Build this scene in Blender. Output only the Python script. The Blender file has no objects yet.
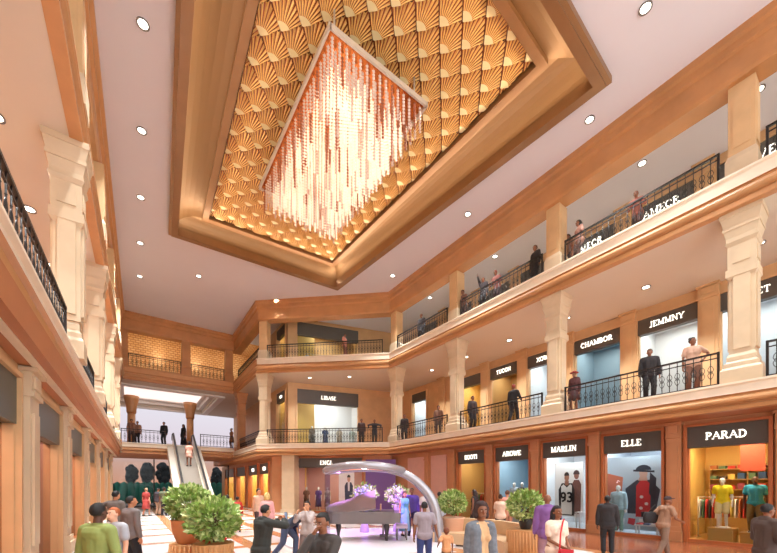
import bpy, bmesh, math, random
from mathutils import Vector, Matrix
random.seed(7)
PI = math.pi
SC = bpy.context.scene
COL = SC.collection

# ------------------------------------------------------------------ camera
YAW = math.radians(35.6)
EYE = 1.9
cam_d = bpy.data.cameras.new('camera'); cam = bpy.data.objects.new('camera', cam_d); COL.objects.link(cam)
cam.location = (0, 0, EYE); cam.rotation_euler = (PI/2, 0, -YAW)
cam_d.sensor_width = 36; cam_d.lens = 36*360/777
cam_d.shift_y = (487-276.5)/777
cam_d.clip_start = 0.05; cam_d.clip_end = 500
SC.camera = cam

# ------------------------------------------------------------------ exposure
SC.view_settings.view_transform = 'Standard'; SC.view_settings.look = 'None'
SC.view_settings.gamma = 1; SC.view_settings.use_curve_mapping = False
SC.view_settings.exposure = 0.0
SC.cycles.use_denoising = True
SC.cycles.max_bounces = 8; SC.cycles.diffuse_bounces = 4; SC.cycles.transparent_max_bounces = 16
SC.cycles.caustics_reflective = False; SC.cycles.caustics_refractive = False
SC.cycles.sample_clamp_indirect = 4

# ------------------------------------------------------------------ sky: dusk, peach at the horizon and pale lilac above
W = bpy.data.worlds.new('dusk_sky'); SC.world = W; W.use_nodes = True
nt = W.node_tree; nt.nodes.clear()
o_ = nt.nodes.new('ShaderNodeOutputWorld'); bg = nt.nodes.new('ShaderNodeBackground')
tc = nt.nodes.new('ShaderNodeTexCoord'); sx = nt.nodes.new('ShaderNodeSeparateXYZ'); rp = nt.nodes.new('ShaderNodeValToRGB')
nt.links.new(tc.outputs['Generated'], sx.inputs[0]); nt.links.new(sx.outputs['Z'], rp.inputs[0])
nt.links.new(bg.outputs[0], o_.inputs[0])
e = rp.color_ramp.elements
e[0].position = 0.0; e[0].color = (0.95, 0.42, 0.27, 1)
e[1].position = 0.055; e[1].color = (0.92, 0.52, 0.42, 1)
for p_, c_ in ((0.10, (0.80, 0.70, 0.78, 1)), (0.2, (0.86, 0.84, 0.93, 1)), (1.0, (0.72, 0.90, 1.10, 1))):
    k = e.new(p_); k.color = c_
# sky behind the camera (-Y) is brightened and whitened as added, unseen fill light
ma = nt.nodes.new('ShaderNodeMapRange'); ma.inputs['From Min'].default_value = 0.1; ma.inputs['From Max'].default_value = -0.6
ma.inputs['To Min'].default_value = 0.95; ma.inputs['To Max'].default_value = 3.5
mc = nt.nodes.new('ShaderNodeMapRange'); mc.inputs['From Min'].default_value = 0.2; mc.inputs['From Max'].default_value = -0.3
nt.links.new(sx.outputs['Y'], mc.inputs['Value'])
mxc = nt.nodes.new('ShaderNodeMix'); mxc.data_type = 'RGBA'; mxc.inputs[7].default_value = (0.90, 0.92, 0.93, 1)
nt.links.new(mc.outputs[0], mxc.inputs[0]); nt.links.new(rp.outputs[0], mxc.inputs[6]); nt.links.new(mxc.outputs[2], bg.inputs[0])
nt.links.new(sx.outputs['Y'], ma.inputs['Value']); nt.links.new(ma.outputs[0], bg.inputs[1])

# lamp strengths
DOWNLIGHT_W = 200.0
COVE_W = 190.0
CHANDELIER_W = 80.0
SHOP_W = 110.0

# ------------------------------------------------------------------ helpers
MATS = {}
def lin(c):
    return tuple(((v/255)/12.92 if v/255 <= 0.04045 else ((v/255+0.055)/1.055)**2.4) for v in c)
def mat(name, rgb, rough=0.5, metal=0.0, var=0.0, scale=3.0, bump=0.0, emit=None, es=0.0, spec=0.5, coat=0.0):
    if name in MATS: return MATS[name]
    m = bpy.data.materials.new(name); m.use_nodes = True
    n = m.node_tree.nodes; l = m.node_tree.links; b = n['Principled BSDF']
    c = lin(rgb)
    b.inputs['Base Color'].default_value = (*c, 1); b.inputs['Roughness'].default_value = rough
    b.inputs['Metallic'].default_value = metal; b.inputs['Specular IOR Level'].default_value = spec
    if coat: b.inputs['Coat Weight'].default_value = coat
    if var or bump:
        t = n.new('ShaderNodeTexCoord'); z = n.new('ShaderNodeTexNoise'); z.inputs['Scale'].default_value = scale; z.inputs['Detail'].default_value = 5
        l.new(t.outputs['Object'], z.inputs['Vector'])
        if var:
            r = n.new('ShaderNodeValToRGB')
            r.color_ramp.elements[0].position = .3; r.color_ramp.elements[1].position = .7
            r.color_ramp.elements[0].color = (*[v*(1-var) for v in c], 1)
            r.color_ramp.elements[1].color = (*[min(1, v*(1+var)) for v in c], 1)
            l.new(z.outputs[0], r.inputs[0]); l.new(r.outputs[0], b.inputs['Base Color'])
        if bump:
            bp = n.new('ShaderNodeBump'); bp.inputs['Strength'].default_value = bump; bp.inputs['Distance'].default_value = .02
            l.new(z.outputs[0], bp.inputs['Height']); l.new(bp.outputs[0], b.inputs['Normal'])
    if emit is not None:
        b.inputs['Emission Color'].default_value = (*lin(emit), 1); b.inputs['Emission Strength'].default_value = es
    MATS[name] = m
    return m
def glass_mat(name, tint=(235, 240, 240), gloss=0.10):
    if name in MATS: return MATS[name]
    m = bpy.data.materials.new(name); m.use_nodes = True
    n = m.node_tree.nodes; l = m.node_tree.links; n.clear()
    o = n.new('ShaderNodeOutputMaterial'); t = n.new('ShaderNodeBsdfTransparent'); g = n.new('ShaderNodeBsdfGlossy')
    mx = n.new('ShaderNodeMixShader'); f = n.new('ShaderNodeFresnel'); f.inputs[0].default_value = 1.22
    gm_ = n.new('ShaderNodeNewGeometry'); iv = n.new('ShaderNodeMath'); iv.operation = 'SUBTRACT'; iv.inputs[0].default_value = 1; l.new(gm_.outputs['Backfacing'], iv.inputs[1])
    a = n.new('ShaderNodeMath'); a.operation = 'MULTIPLY'; l.new(iv.outputs[0], a.inputs[1])
    t.inputs[0].default_value = (*lin(tint), 1); g.inputs['Roughness'].default_value = .04
    l.new(f.outputs[0], a.inputs[0]); l.new(a.outputs[0], mx.inputs[0]); l.new(t.outputs[0], mx.inputs[1]); l.new(g.outputs[0], mx.inputs[2]); l.new(mx.outputs[0], o.inputs[0])
    MATS[name] = m
    return m

class MB:
    """collects faces with a material slot each; build() links ONE mesh object"""
    def __init__(s): s.v = []; s.f = []; s.m = []; s.smooth = []
    def add(s, vs, fs, mi=0, sm=False):
        k = len(s.v); s.v += [tuple(p) for p in vs]
        for f in fs: s.f.append([i+k for i in f]); s.m.append(mi); s.smooth.append(sm)
    def hexa(s, p, mi=0):      # 8 points: bottom ring 0-3, top ring 4-7
        s.add(p, [(3,2,1,0),(4,5,6,7),(0,1,5,4),(1,2,6,5),(2,3,7,6),(3,0,4,7)], mi)
    def box(s, a, b, mi=0):
        x0,y0,z0 = a; x1,y1,z1 = b
        s.hexa([(x0,y0,z0),(x1,y0,z0),(x1,y1,z0),(x0,y1,z0),(x0,y0,z1),(x1,y0,z1),(x1,y1,z1),(x0,y1,z1)], mi)
    def prism(s, poly, z0, z1, mi=0, top=None, bot=None):
        n = len(poly); vs = [(x,y,z0) for x,y in poly]+[(x,y,z1) for x,y in poly]
        k = len(s.v); s.v += vs
        def put(f, m): s.f.append([i+k for i in f]); s.m.append(m); s.smooth.append(False)
        put(list(range(n-1,-1,-1)), mi if bot is None else bot); put(list(range(n,2*n)), mi if top is None else top)
        for i in range(n): j = (i+1)%n; put([i,j,n+j,n+i], mi)
    def lathe(s, c, prof, seg=16, mi=0, sm=True, sxy=(1,1)):
        vs = []; fs = []
        for r,z in prof:
            for k in range(seg): a = 2*PI*k/seg; vs.append((c[0]+r*sxy[0]*math.cos(a), c[1]+r*sxy[1]*math.sin(a), c[2]+z))
        for i in range(len(prof)-1):
            for k in range(seg): j = (k+1)%seg; fs.append((i*seg+k, i*seg+j, (i+1)*seg+j, (i+1)*seg+k))
        fs.append(tuple(range(seg-1,-1,-1))); fs.append(tuple((len(prof)-1)*seg+k for k in range(seg)))
        s.add(vs, fs, mi, sm)
    def tube(s, pts, r, seg=8, mi=0, sm=True, closed=False):
        pts = [Vector(p) for p in pts]; n = len(pts); vs = []; fs = []
        rs = r if isinstance(r, (list, tuple)) else [r]*n
        prev = None
        for i,p in enumerate(pts):
            if closed: d = pts[(i+1)%n]-pts[i-1]
            else: d = pts[min(i+1,n-1)]-pts[max(i-1,0)]
            d = d.normalized() if d.length > 1e-9 else Vector((0,0,1))
            if prev is None:
                a = Vector((0,0,1)) if abs(d.z) < .9 else Vector((1,0,0))
            else: a = prev
            x = (a-d*a.dot(d)).normalized(); y = d.cross(x); prev = x
            for k in range(seg):
                t = 2*PI*k/seg+PI/seg; vs.append(p+(x*math.cos(t)+y*math.sin(t))*rs[i])
        for i in range(n if closed else n-1):
            j = (i+1)%n
            for k in range(seg): q = (k+1)%seg; fs.append((i*seg+k, i*seg+q, j*seg+q, j*seg+k))
        if not closed:
            fs.append(tuple(range(seg-1,-1,-1))); fs.append(tuple((n-1)*seg+k for k in range(seg)))
        s.add(vs, fs, mi, sm)
    def ball(s, c, r, mi=0, M=None, seg=14, rings=9, fn=None):
        vs = []; fs = []
        rr = r if isinstance(r, (tuple, list)) else (r,r,r)
        for i in range(rings+1):
            th = PI*i/rings
            for k in range(seg):
                a = 2*PI*k/seg; d = Vector((math.sin(th)*math.cos(a), math.sin(th)*math.sin(a), math.cos(th)))
                q = fn(d) if fn else 1.0
                p = Vector((d.x*rr[0]*q, d.y*rr[1]*q, d.z*rr[2]*q))
                if M is not None: p = M @ p
                vs.append(p+Vector(c))
        for i in range(rings):
            for k in range(seg): j = (k+1)%seg; fs.append((i*seg+k, (i+1)*seg+k, (i+1)*seg+j, i*seg+j))
        s.add(vs, fs, mi, True)
    def capsule(s, a, b, ra, rb=None, mi=0, seg=12):
        a = Vector(a); b = Vector(b); rb = ra if rb is None else rb
        d = b-a
        if d.length < 1e-5: d = Vector((0,0,1e-4)); b = a+d
        d = d.normalized(); pts = []; rs = []
        for k in (0.15, .5, .87): pts.append(a-d*ra*math.cos(math.asin(k))); rs.append(ra*k)
        pts.append(a); rs.append(ra); pts.append(b); rs.append(rb)
        for k in (.87, .5, .15): pts.append(b+d*rb*math.cos(math.asin(k))); rs.append(rb*k)
        s.tube(pts, rs, seg, mi)
    def build(s, name, mats, parent=None, loc=(0,0,0)):
        me = bpy.data.meshes.new(name); me.from_pydata(s.v, [], s.f)
        mats = mats if isinstance(mats, (list, tuple)) else [mats]
        for m in mats: me.materials.append(m)
        me.polygons.foreach_set('material_index', s.m); me.polygons.foreach_set('use_smooth', s.smooth)
        bm = bmesh.new(); bm.from_mesh(me); bmesh.ops.recalc_face_normals(bm, faces=bm.faces); bm.to_mesh(me); bm.free()
        me.update()
        o = bpy.data.objects.new(name, me); COL.objects.link(o); o.location = loc
        if parent: o.parent = parent
        return o

def tag(o, label=None, cat=None, group=None, kind=None):
    if label: o['label'] = label
    if cat: o['category'] = cat
    if group: o['group'] = group
    if kind: o['kind'] = kind
    return o
def thing(name, label, cat, loc=(0,0,0), rz=0.0, group=None):
    o = bpy.data.objects.new(name, None); COL.objects.link(o); o.empty_display_size = .1
    o.location = loc; o.rotation_euler = (0,0,rz)
    return tag(o, label, cat, group)
def struct(name, mb, m, label=None):
    o = mb.build(name, m); o['kind'] = 'structure'
    o['label'] = label or name.replace('_', ' '); return o
def copy_part(src, parent, loc=None):
    c = src.copy(); COL.objects.link(c); c.parent = parent
    if loc is not None: c.location = loc
    return c
def lamp(kind, loc, energy, color, parent=None, size=.3, rot=None, sy=None, spot=None, blend=.6, spread=None):
    d = bpy.data.lights.new('lamp', kind); d.energy = energy; d.color = color
    if kind == 'AREA':
        d.size = size
        if sy: d.shape = 'RECTANGLE'; d.size_y = sy
        else: d.shape = 'DISK'
    else: d.shadow_soft_size = size
    if spread: d.spread = spread
    if spot: d.spot_size = spot; d.spot_blend = blend
    o = bpy.data.objects.new('lamp_light', d); COL.objects.link(o); o.location = loc
    if rot: o.rotation_euler = rot
    if parent: o.parent = parent
    o['kind'] = 'helper'
    return o
ORD = ['first','second','third','fourth','fifth','sixth','seventh','eighth','ninth','tenth','eleventh','twelfth']

FWD = Vector((math.sin(YAW), math.cos(YAW))); RGT = Vector((math.cos(YAW), -math.sin(YAW)))
def at(px, d):                 # ground point at lateral pixel px and depth d metres
    p = RGT*((px-388)/360*d)+FWD*d
    return (p.x, p.y)
def on_x(px, X):               # Y where the sight line of px meets the plane X
    k = RGT*((px-388)/360)+FWD
    return k.y*X/k.x

class Frame:
    """a straight stretch of facade: s runs along it, d out into the hall, z up"""
    def __init__(s, a, b):
        s.o = Vector(a); s.u = (Vector(b)-s.o); s.len = s.u.length; s.u.normalize(); s.n = Vector((-s.u.y, s.u.x))
    def p(s, a, d, z): q = s.o+s.u*a+s.n*d; return (q.x, q.y, z)
    def box(s, mb, s0, s1, d0, d1, z0, z1, mi=0):
        mb.hexa([s.p(s0,d0,z0), s.p(s1,d0,z0), s.p(s1,d1,z0), s.p(s0,d1,z0), s.p(s0,d0,z1), s.p(s1,d0,z1), s.p(s1,d1,z1), s.p(s0,d1,z1)], mi)
    def angle(s): return math.atan2(s.u.y, s.u.x)

# --- lettering: a small serif alphabet of strokes (unit cap height)
def arc(cx, cy, rx, ry, a0, a1, n=10):
    return [(cx+rx*math.cos(math.radians(a0+(a1-a0)*i/n)), cy+ry*math.sin(math.radians(a0+(a1-a0)*i/n))) for i in range(n+1)]
K, T = .17, .075
GLYPH = {
 'A': (.86, [([(.05,0),(.43,1)],T), ([(.43,1),(.81,0)],K), ([(.2,.35),(.66,.35)],T)], [(.05,0),(.81,0)]),
 'B': (.72, [([(.15,0),(.15,1)],K), (arc(.36,.76,.24,.24,90,-90),T), (arc(.36,.27,.3,.27,90,-90),T*1.3), ([(.15,1),(.36,1)],T), ([(.15,.53),(.36,.53)],T), ([(.15,0),(.36,0)],T)], [(.15,0),(.15,1)]),
 'C': (.8, [(arc(.45,.5,.38,.5,50,310,18),K*.8), ([(.7,.88),(.7,.68)],T), ], []),
 'D': (.84, [([(.15,0),(.15,1)],K), (arc(.34,.5,.42,.5,90,-90,16),K*.85), ([(.1,1),(.34,1)],T), ([(.1,0),(.34,0)],T)], [(.15,0),(.15,1)]),
 'E': (.7, [([(.15,0),(.15,1)],K), ([(.1,1),(.62,1),(.62,.8)],T), ([(.15,.52),(.48,.52)],T), ([(.1,0),(.64,0),(.64,.22)],T)], [(.15,0),(.15,1)]),
 'G': (.86, [(arc(.45,.5,.38,.5,50,330,18),K*.8), ([(.76,.42),(.76,.08)],K*.8)], [(.74,.42)]),
 'H': (.9, [([(.16,0),(.16,1)],K), ([(.74,0),(.74,1)],K), ([(.16,.5),(.74,.5)],T)], [(.16,0),(.16,1),(.74,0),(.74,1)]),
 'I': (.36, [([(.18,0),(.18,1)],K)], [(.18,0),(.18,1)]),
 'J': (.5, [([(.34,1),(.34,.12),(.22,-.08),(.06,0)],K*.85)], [(.34,1)]),
 'L': (.68, [([(.15,0),(.15,1)],K), ([(.1,0),(.62,0),(.62,.24)],T)], [(.15,0),(.15,1)]),
 'M': (1.05, [([(.14,0),(.14,1)],T), ([(.14,1),(.52,.05)],K), ([(.52,.05),(.9,1)],T), ([(.9,1),(.9,0)],K)], [(.14,0),(.9,0),(.1,1),(.94,1)]),
 'N': (.92, [([(.14,0),(.14,1)],T), ([(.14,1),(.76,0)],K), ([(.76,0),(.76,1)],T)], [(.14,0),(.1,1),(.76,1)]),
 'O': (.92, [(arc(.46,.5,.39,.5,0,360,22),K*.8)], []),
 'P': (.7, [([(.15,0),(.15,1)],K), (arc(.34,.74,.29,.26,90,-90),K*.7), ([(.1,1),(.34,1)],T), ([(.15,.48),(.34,.48)],T)], [(.15,0),(.15,1)]),
 'R': (.8, [([(.15,0),(.15,1)],K), (arc(.34,.75,.27,.25,90,-90),K*.7), ([(.1,1),(.34,1)],T), ([(.15,.5),(.36,.5)],T), ([(.36,.5),(.7,0)],K)], [(.15,0),(.15,1),(.7,0)]),
 'S': (.62, [(arc(.31,.76,.23,.24,40,270,12)+arc(.31,.26,.25,.26,90,-140,12),K*.8)], []),
 'T': (.76, [([(.38,0),(.38,1)],K), ([(.06,.8),(.06,1),(.7,1),(.7,.8)],T)], [(.38,0)]),
 'U': (.9, [([(.16,1),(.16,.35)]+arc(.45,.35,.29,.35,180,360,10)+[(.74,.35),(.74,1)],K*.75)], [(.16,1),(.74,1)]),
 'W': (1.15, [([(.06,1),(.34,0)],K), ([(.34,0),(.58,.9)],T), ([(.58,.9),(.82,0)],K), ([(.82,0),(1.09,1)],T)], [(.06,1),(1.09,1)]),
 'Y': (.8, [([(.06,1),(.4,.45)],K), ([(.74,1),(.4,.45)],T), ([(.4,.45),(.4,0)],K)], [(.06,1),(.74,1),(.4,0)]),
 'V': (.84, [([(.06,1),(.42,0)],K), ([(.42,0),(.78,1)],T)], [(.06,1),(.78,1)]),
 'X': (.84, [([(.08,1),(.76,0)],K), ([(.76,1),(.08,0)],T)], [(.08,0),(.76,0),(.08,1),(.76,1)]),
 'K': (.84, [([(.15,0),(.15,1)],K), ([(.15,.4),(.7,1)],T), ([(.3,.55),(.74,0)],K)], [(.15,0),(.15,1),(.74,0)]),
 '9': (.62, [(arc(.31,.7,.23,.28,0,360,16),K), ([(.54,.7),(.5,.2),(.2,0)],K)], []),
 '3': (.62, [(arc(.28,.75,.24,.24,140,-90,10)+arc(.28,.26,.27,.26,90,-140,10),K)], []),
}
def stroke(mb, pts, w, P, dep, mi):
    for i in range(len(pts)-1):
        a = Vector(pts[i]); b = Vector(pts[i+1]); d = b-a
        if d.length < 1e-6: continue
        d.normalize(); n = Vector((-d.y, d.x))*w/2; e = d*w*.2
        q = [a-e-n, b+e-n, b+e+n, a-e+n]
        mb.hexa([P(v.x, v.y, 0) for v in q]+[P(v.x, v.y, dep) for v in q], mi)
def lettering(text, P, height, mb=None, mi=0, bold=1.0, dep=.03):
    """P maps (x to the reader's right, y up, depth towards the reader) in metres, text centred on 0,0"""
    mb = mb or MB(); w = sum(GLYPH[c][0]+.1 for c in text)-.1; x = -w/2
    for c in text:
        gw, st, sf = GLYPH[c]
        f = lambda a, b, dd, x=x: P((x+a)*height, (b-.5)*height, dd)
        for pts, k in st: stroke(mb, pts, k*bold, f, dep, mi)
        for sx_, sy_ in sf: stroke(mb, [(sx_-.13, sy_), (sx_+.13, sy_)], T*bold, f, dep, mi)
        x += gw+.1
    return mb

# ------------------------------------------------------------------ materials of the building
CREAM = mat('cream_limestone', (208,184,152), .45, var=.07, scale=2.0)
CREAM2 = mat('pale_limestone_band', (236,218,194), .42, var=.05, scale=2.5)
TAN = mat('honey_moulding', (190,138,90), .4, var=.06, scale=2.5)
BEAM = mat('amber_timber_beam', (178,122,74), .45, var=.12, scale=1.2)
OAK = mat('amber_panel', (206,166,120), .5, var=.08, scale=1.5)
RUST = mat('rust_red_timber', (176,100,56), .5, var=.1, scale=1.5)
CEIL = mat('mauve_plaster', (232,225,229), .8, var=.015, scale=.5)
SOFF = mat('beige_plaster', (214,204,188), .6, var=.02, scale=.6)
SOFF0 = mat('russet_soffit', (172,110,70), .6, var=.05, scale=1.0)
GOLD = mat('satin_gold_cove', (132,98,64), .38, metal=.45)
BRONZE = mat('bronze_frame', (136,96,60), .4, metal=.3, var=.06, scale=2.0)
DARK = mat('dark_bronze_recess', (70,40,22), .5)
IRON = mat('black_wrought_iron', (42,36,34), .45, metal=.5)
SIGN = mat('charcoal_sign', (78,72,66), .4)
LETTER = mat('lit_white_letters', (250,248,240), .4, emit=(255,250,240), es=1.6)
RED_OAK = mat('russet_oak_panel', (192,134,92), .5, var=.08, scale=1.5)
WHITE = mat('white_paint', (240,236,230), .5)
GLASS = glass_mat('shop_glass')

# ------------------------------------------------------------------ plan of the hall
EDGE = [(14.6,-6), (14.6,20.2), (7.5,26.7), (7.5,34), (-0.68,34), (-1.56,-6)]
EDGE2 = EDGE[:4]+[(-0.6,34), (-1.44,-6)]
FR = [Frame(EDGE[i], EDGE[i+1]) for i in range(5)]
R_, C_, T_, B_, L_ = FR
L2_ = Frame(EDGE2[4], EDGE2[5])
Z1, S1, Z2, S2, ZC = 5.0, 4.2, 11.16, 10.16, 15.3      # gallery floors, their soffits, the main ceiling
def sL(Y): return (34-Y)/abs(L_.u.y)
def offset_line(d, line=EDGE):
    fr = [Frame(line[i], line[i+1]) for i in range(len(line)-1)]; out = []
    for i in range(len(line)):
        if i == 0: q = fr[0].p(0, d, 0)
        elif i == len(line)-1: q = fr[-1].p(fr[-1].len, d, 0)
        else:
            a, b = fr[i-1], fr[i]; bis = (a.n+b.n).normalized(); k = d/bis.dot(a.n); v = Vector(line[i])+bis*k; q = (v.x, v.y, 0)
        out.append((q[0], q[1]))
    return out
def sweep(seg, prof, mis, dz=0, line=EDGE):
    """a moulding profile [(d, z)...] carried along stretch SEG of the hall edge, mitred at its corners"""
    mb = MB(); rows = [offset_line(d, line) for d, z in prof]; n = len(prof)
    a = [(*rows[k][seg], prof[k][1]+dz) for k in range(n)]; b = [(*rows[k][seg+1], prof[k][1]+dz) for k in range(n)]
    for k in range(n):
        j = (k+1)%n; mb.add([a[k], b[k], b[j], a[j]], [(0,1,2,3)], mis[k] if k < len(mis) else 0)
    mb.add(a, [tuple(range(n))]); mb.add(b, [tuple(range(n))])
    return mb

# floor: polished marble, pale field with brown bands
def floor_mat():
    m = bpy.data.materials.new('polished_marble_floor'); m.use_nodes = True
    n = m.node_tree.nodes; l = m.node_tree.links; b = n['Principled BSDF']
    t = n.new('ShaderNodeTexCoord'); sp = n.new('ShaderNodeSeparateXYZ'); l.new(t.outputs['Object'], sp.inputs[0])
    br = n.new('ShaderNodeTexBrick'); br.offset = 0; br.inputs['Scale'].default_value = 1; br.inputs['Brick Width'].default_value = 1.6; br.inputs['Row Height'].default_value = 2.4
    br.inputs['Mortar Size'].default_value = .22; br.inputs['Mortar Smooth'].default_value = 0
    br.inputs['Color1'].default_value = (*lin((222,214,210)),1); br.inputs['Color2'].default_value = (*lin((212,204,200)),1); br.inputs['Mortar'].default_value = (*lin((186,128,88)),1)
    l.new(t.outputs['Object'], br.inputs['Vector'])
    gt = n.new('ShaderNodeMath'); gt.operation = 'GREATER_THAN'; gt.inputs[1].default_value = 11.4; l.new(sp.outputs['X'], gt.inputs[0])
    nz = n.new('ShaderNodeTexNoise'); nz.inputs['Scale'].default_value = 1.3; nz.inputs['Detail'].default_value = 6; l.new(t.outputs['Object'], nz.inputs['Vector'])
    r = n.new('ShaderNodeValToRGB'); r.color_ramp.elements[0].position = .35; r.color_ramp.elements[1].position = .65
    r.color_ramp.elements[0].color = (*lin((120,66,44)),1); r.color_ramp.elements[1].color = (*lin((164,98,66)),1); l.new(nz.outputs[0], r.inputs[0])
    mx = n.new('ShaderNodeMix'); mx.data_type = 'RGBA'; l.new(gt.outputs[0], mx.inputs[0]); l.new(br.outputs[0], mx.inputs[6]); l.new(r.outputs[0], mx.inputs[7])
    l.new(mx.outputs[2], b.inputs['Base Color']); b.inputs['Roughness'].default_value = .14; b.inputs['Specular IOR Level'].default_value = .6
    return m
mb = MB(); mb.box((-6,-6,-.2), (20,46,0)); struct('floor', mb, floor_mat(), 'polished marble floor with brown bands')
mb = MB(); mb.box((-40,46,-.3), (60,140,-.1)); struct('ground', mb, mat('evening_ground', (150,132,130), .9), 'pale ground outside')

# gallery slabs with russet / beige soffits
def slab(name, z0, z1, hole, m_soff, label):
    mb = MB(); out = [(20,-6),(20,46),(-6,46),(-6,-6)]
    for a,b in [((14.6,-6),(20,20.2)), ((7.5,26.7),(20,46 if hole else 44))]: mb.box((a[0],a[1],z0),(b[0],b[1],z1),0)
    mb.prism([(14.6,20.2),(20,20.2),(20,26.7),(7.5,26.7)], z0, z1, 0)
    x0 = L_.p(sL(34),0,0)[0]
    mb.prism([(-6,-6),((EDGE2 if hole else EDGE)[5][0],-6),((EDGE2 if hole else EDGE)[4][0],34),(-6,34)], z0, z1, 0)
    if hole:
        hx0,hx1,hy0,hy1 = hole
        mb.box((-6,34,z0),(7.5,hy0,z1)); mb.box((-6,hy1,z0),(7.5,46,z1)); mb.box((-6,hy0,z0),(hx0,hy1,z1)); mb.box((hx1,hy0,z0),(7.5,hy1,z1))
    else: mb.box((-6,34,z0+.35),(7.5,41,z1+.32))
    return struct(name, mb, m_soff, label)
LAY = (-1.2, 6.4, 36.0, 44.6)      # luminous ceiling opening under the far bridge
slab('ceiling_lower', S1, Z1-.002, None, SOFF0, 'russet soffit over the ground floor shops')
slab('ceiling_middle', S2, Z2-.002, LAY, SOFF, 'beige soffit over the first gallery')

# coffer corners measured in plan
CO = [(1.6,22.0),(11.3,21.6),(12.75,5.3),(0.62,4.6)]       # outer lip (far left, far right, near right, near left)
PA = [(3.4,20.9),(10.3,20.5),(11.0,7.0),(2.95,6.4)]        # tiled panel
def inset(q, d):
    n = len(q); out = []
    for i in range(n):
        a = Vector(q[i-1]); b = Vector(q[i]); c = Vector(q[(i+1)%n])
        e1 = (b-a).normalized(); e2 = (c-b).normalized(); n1 = Vector((e1.y,-e1.x)); n2 = Vector((e2.y,-e2.x))
        bis = (n1+n2).normalized(); v = b+bis*(d/bis.dot(n1)); out.append((v.x, v.y))
    return out
def ring(mb, q0, z0, q1, z1, mi=0, sm=False):
    n = len(q0)
    for i in range(n):
        j = (i+1)%n; mb.add([(*q0[i],z0),(*q0[j],z0),(*q1[j],z1),(*q1[i],z1)], [(0,1,2,3)], mi, sm)
mb = MB()
OUT = [(-6,46),(20,46),(20,-3),(-6,-3)]
ring(mb, OUT, ZC, inset(CO, .05), ZC); ring(mb, OUT, ZC+1.4, inset(CO,.05), ZC+1.4); ring(mb, OUT, ZC, OUT, ZC+1.4)
struct('ceiling', mb, CEIL, 'mauve plaster main ceiling')

cof = thing('ceiling_coffer', 'deep golden rectangular coffer recessed in the mauve ceiling around the chandelier', 'ceiling coffer', (6.5,13,ZC))
def cof_part(name, mb, m):
    mb.v = [(x-6.5, y-13, z-ZC) for x,y,z in mb.v]; return mb.build(name, m, cof)
i1 = inset(CO,.12); i2 = inset(CO,.42); i3 = inset(CO,.56)
mb = MB()
ring(mb, CO, ZC, CO, ZC-.22); ring(mb, CO, ZC-.22, i1, ZC-.26); ring(mb, i1, ZC-.26, i1, ZC-.32); ring(mb, i1, ZC-.32, i2, ZC-.32)
ring(mb, i2, ZC-.32, i2, ZC+.06); ring(mb, i2, ZC+.06, CO, ZC+.06)
cof_part('outer_frame', mb, BRONZE)
mb = MB(); ZP = ZC+.95
PB = inset(PA,-.34)
prevq, prevz = inset(CO,.25), ZC+.1
for k in range(1, 9):
    t = k/8; a = t*PI/2
    q = [tuple(Vector(inset(CO,.25)[i])*(1-(1-math.cos(a)))+Vector(PB[i])*(1-math.cos(a))) for i in range(4)]; z = ZC+.1+.8*math.sin(a)
    ring(mb, prevq, prevz, q, z, 0, True); prevq, prevz = q, z
cof_part('cove', mb, GOLD)
mb = MB()
ring(mb, PB, ZC+.9, PB, ZC+.72); ring(mb, PB, ZC+.72, inset(PA,-.06), ZC+.72); ring(mb, inset(PA,-.06), ZC+.72, inset(PA,-.06), ZC+1.0); ring(mb, PB, ZC+.9, inset(PA,-.06), ZC+1.0)
cof_part('inner_frame', mb, BRONZE)
# fan tiles on a diagonal grid: every tile is a ribbed scallop whose foot points down the hall
FAN = mat('gilded_fan_rib', (246,198,120), .42, metal=.1)
FANG = mat('copper_fan_groove', (140,64,28), .45, metal=.1)
SEAM = mat('umber_tile_seam', (110,56,28), .6)
FAND = mat('gilded_fan_heart', (255,236,182), .4, metal=.05)
def inside(p, q):
    s_ = None
    for i in range(len(q)):
        a = Vector(q[i]); b = Vector(q[(i+1)%len(q)]); c = (b-a).cross(Vector(p)-a) if False else (b.x-a.x)*(p[1]-a.y)-(b.y-a.y)*(p[0]-a.x)
        if s_ is None: s_ = c > 0
        elif (c > 0) != s_: return False
    return True
mb = MB(); S_ = .70; h_ = S_/math.sqrt(2)
ring(mb, PA, ZC+.99, PA, ZC+.98)
mb.add([(*p, ZC+.99) for p in PA], [(0,1,2,3)], 3)
def clip(poly):
    for i in range(4):
        a = Vector(PA[i]); b = Vector(PA[(i+1)%4]); out = []
        side = lambda p: (b.x-a.x)*(p[1]-a.y)-(b.y-a.y)*(p[0]-a.x)
        for k in range(len(poly)):
            p, q = poly[k], poly[(k+1)%len(poly)]; sp_, sq = -side(p), -side(q)
            if sp_ >= 0: out.append(p)
            if sp_*sq < 0:
                t = sp_/(sp_-sq); out.append(tuple(p[j]+(q[j]-p[j])*t for j in range(3)))
        poly = out
        if len(poly) < 3: return []
    return poly
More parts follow.
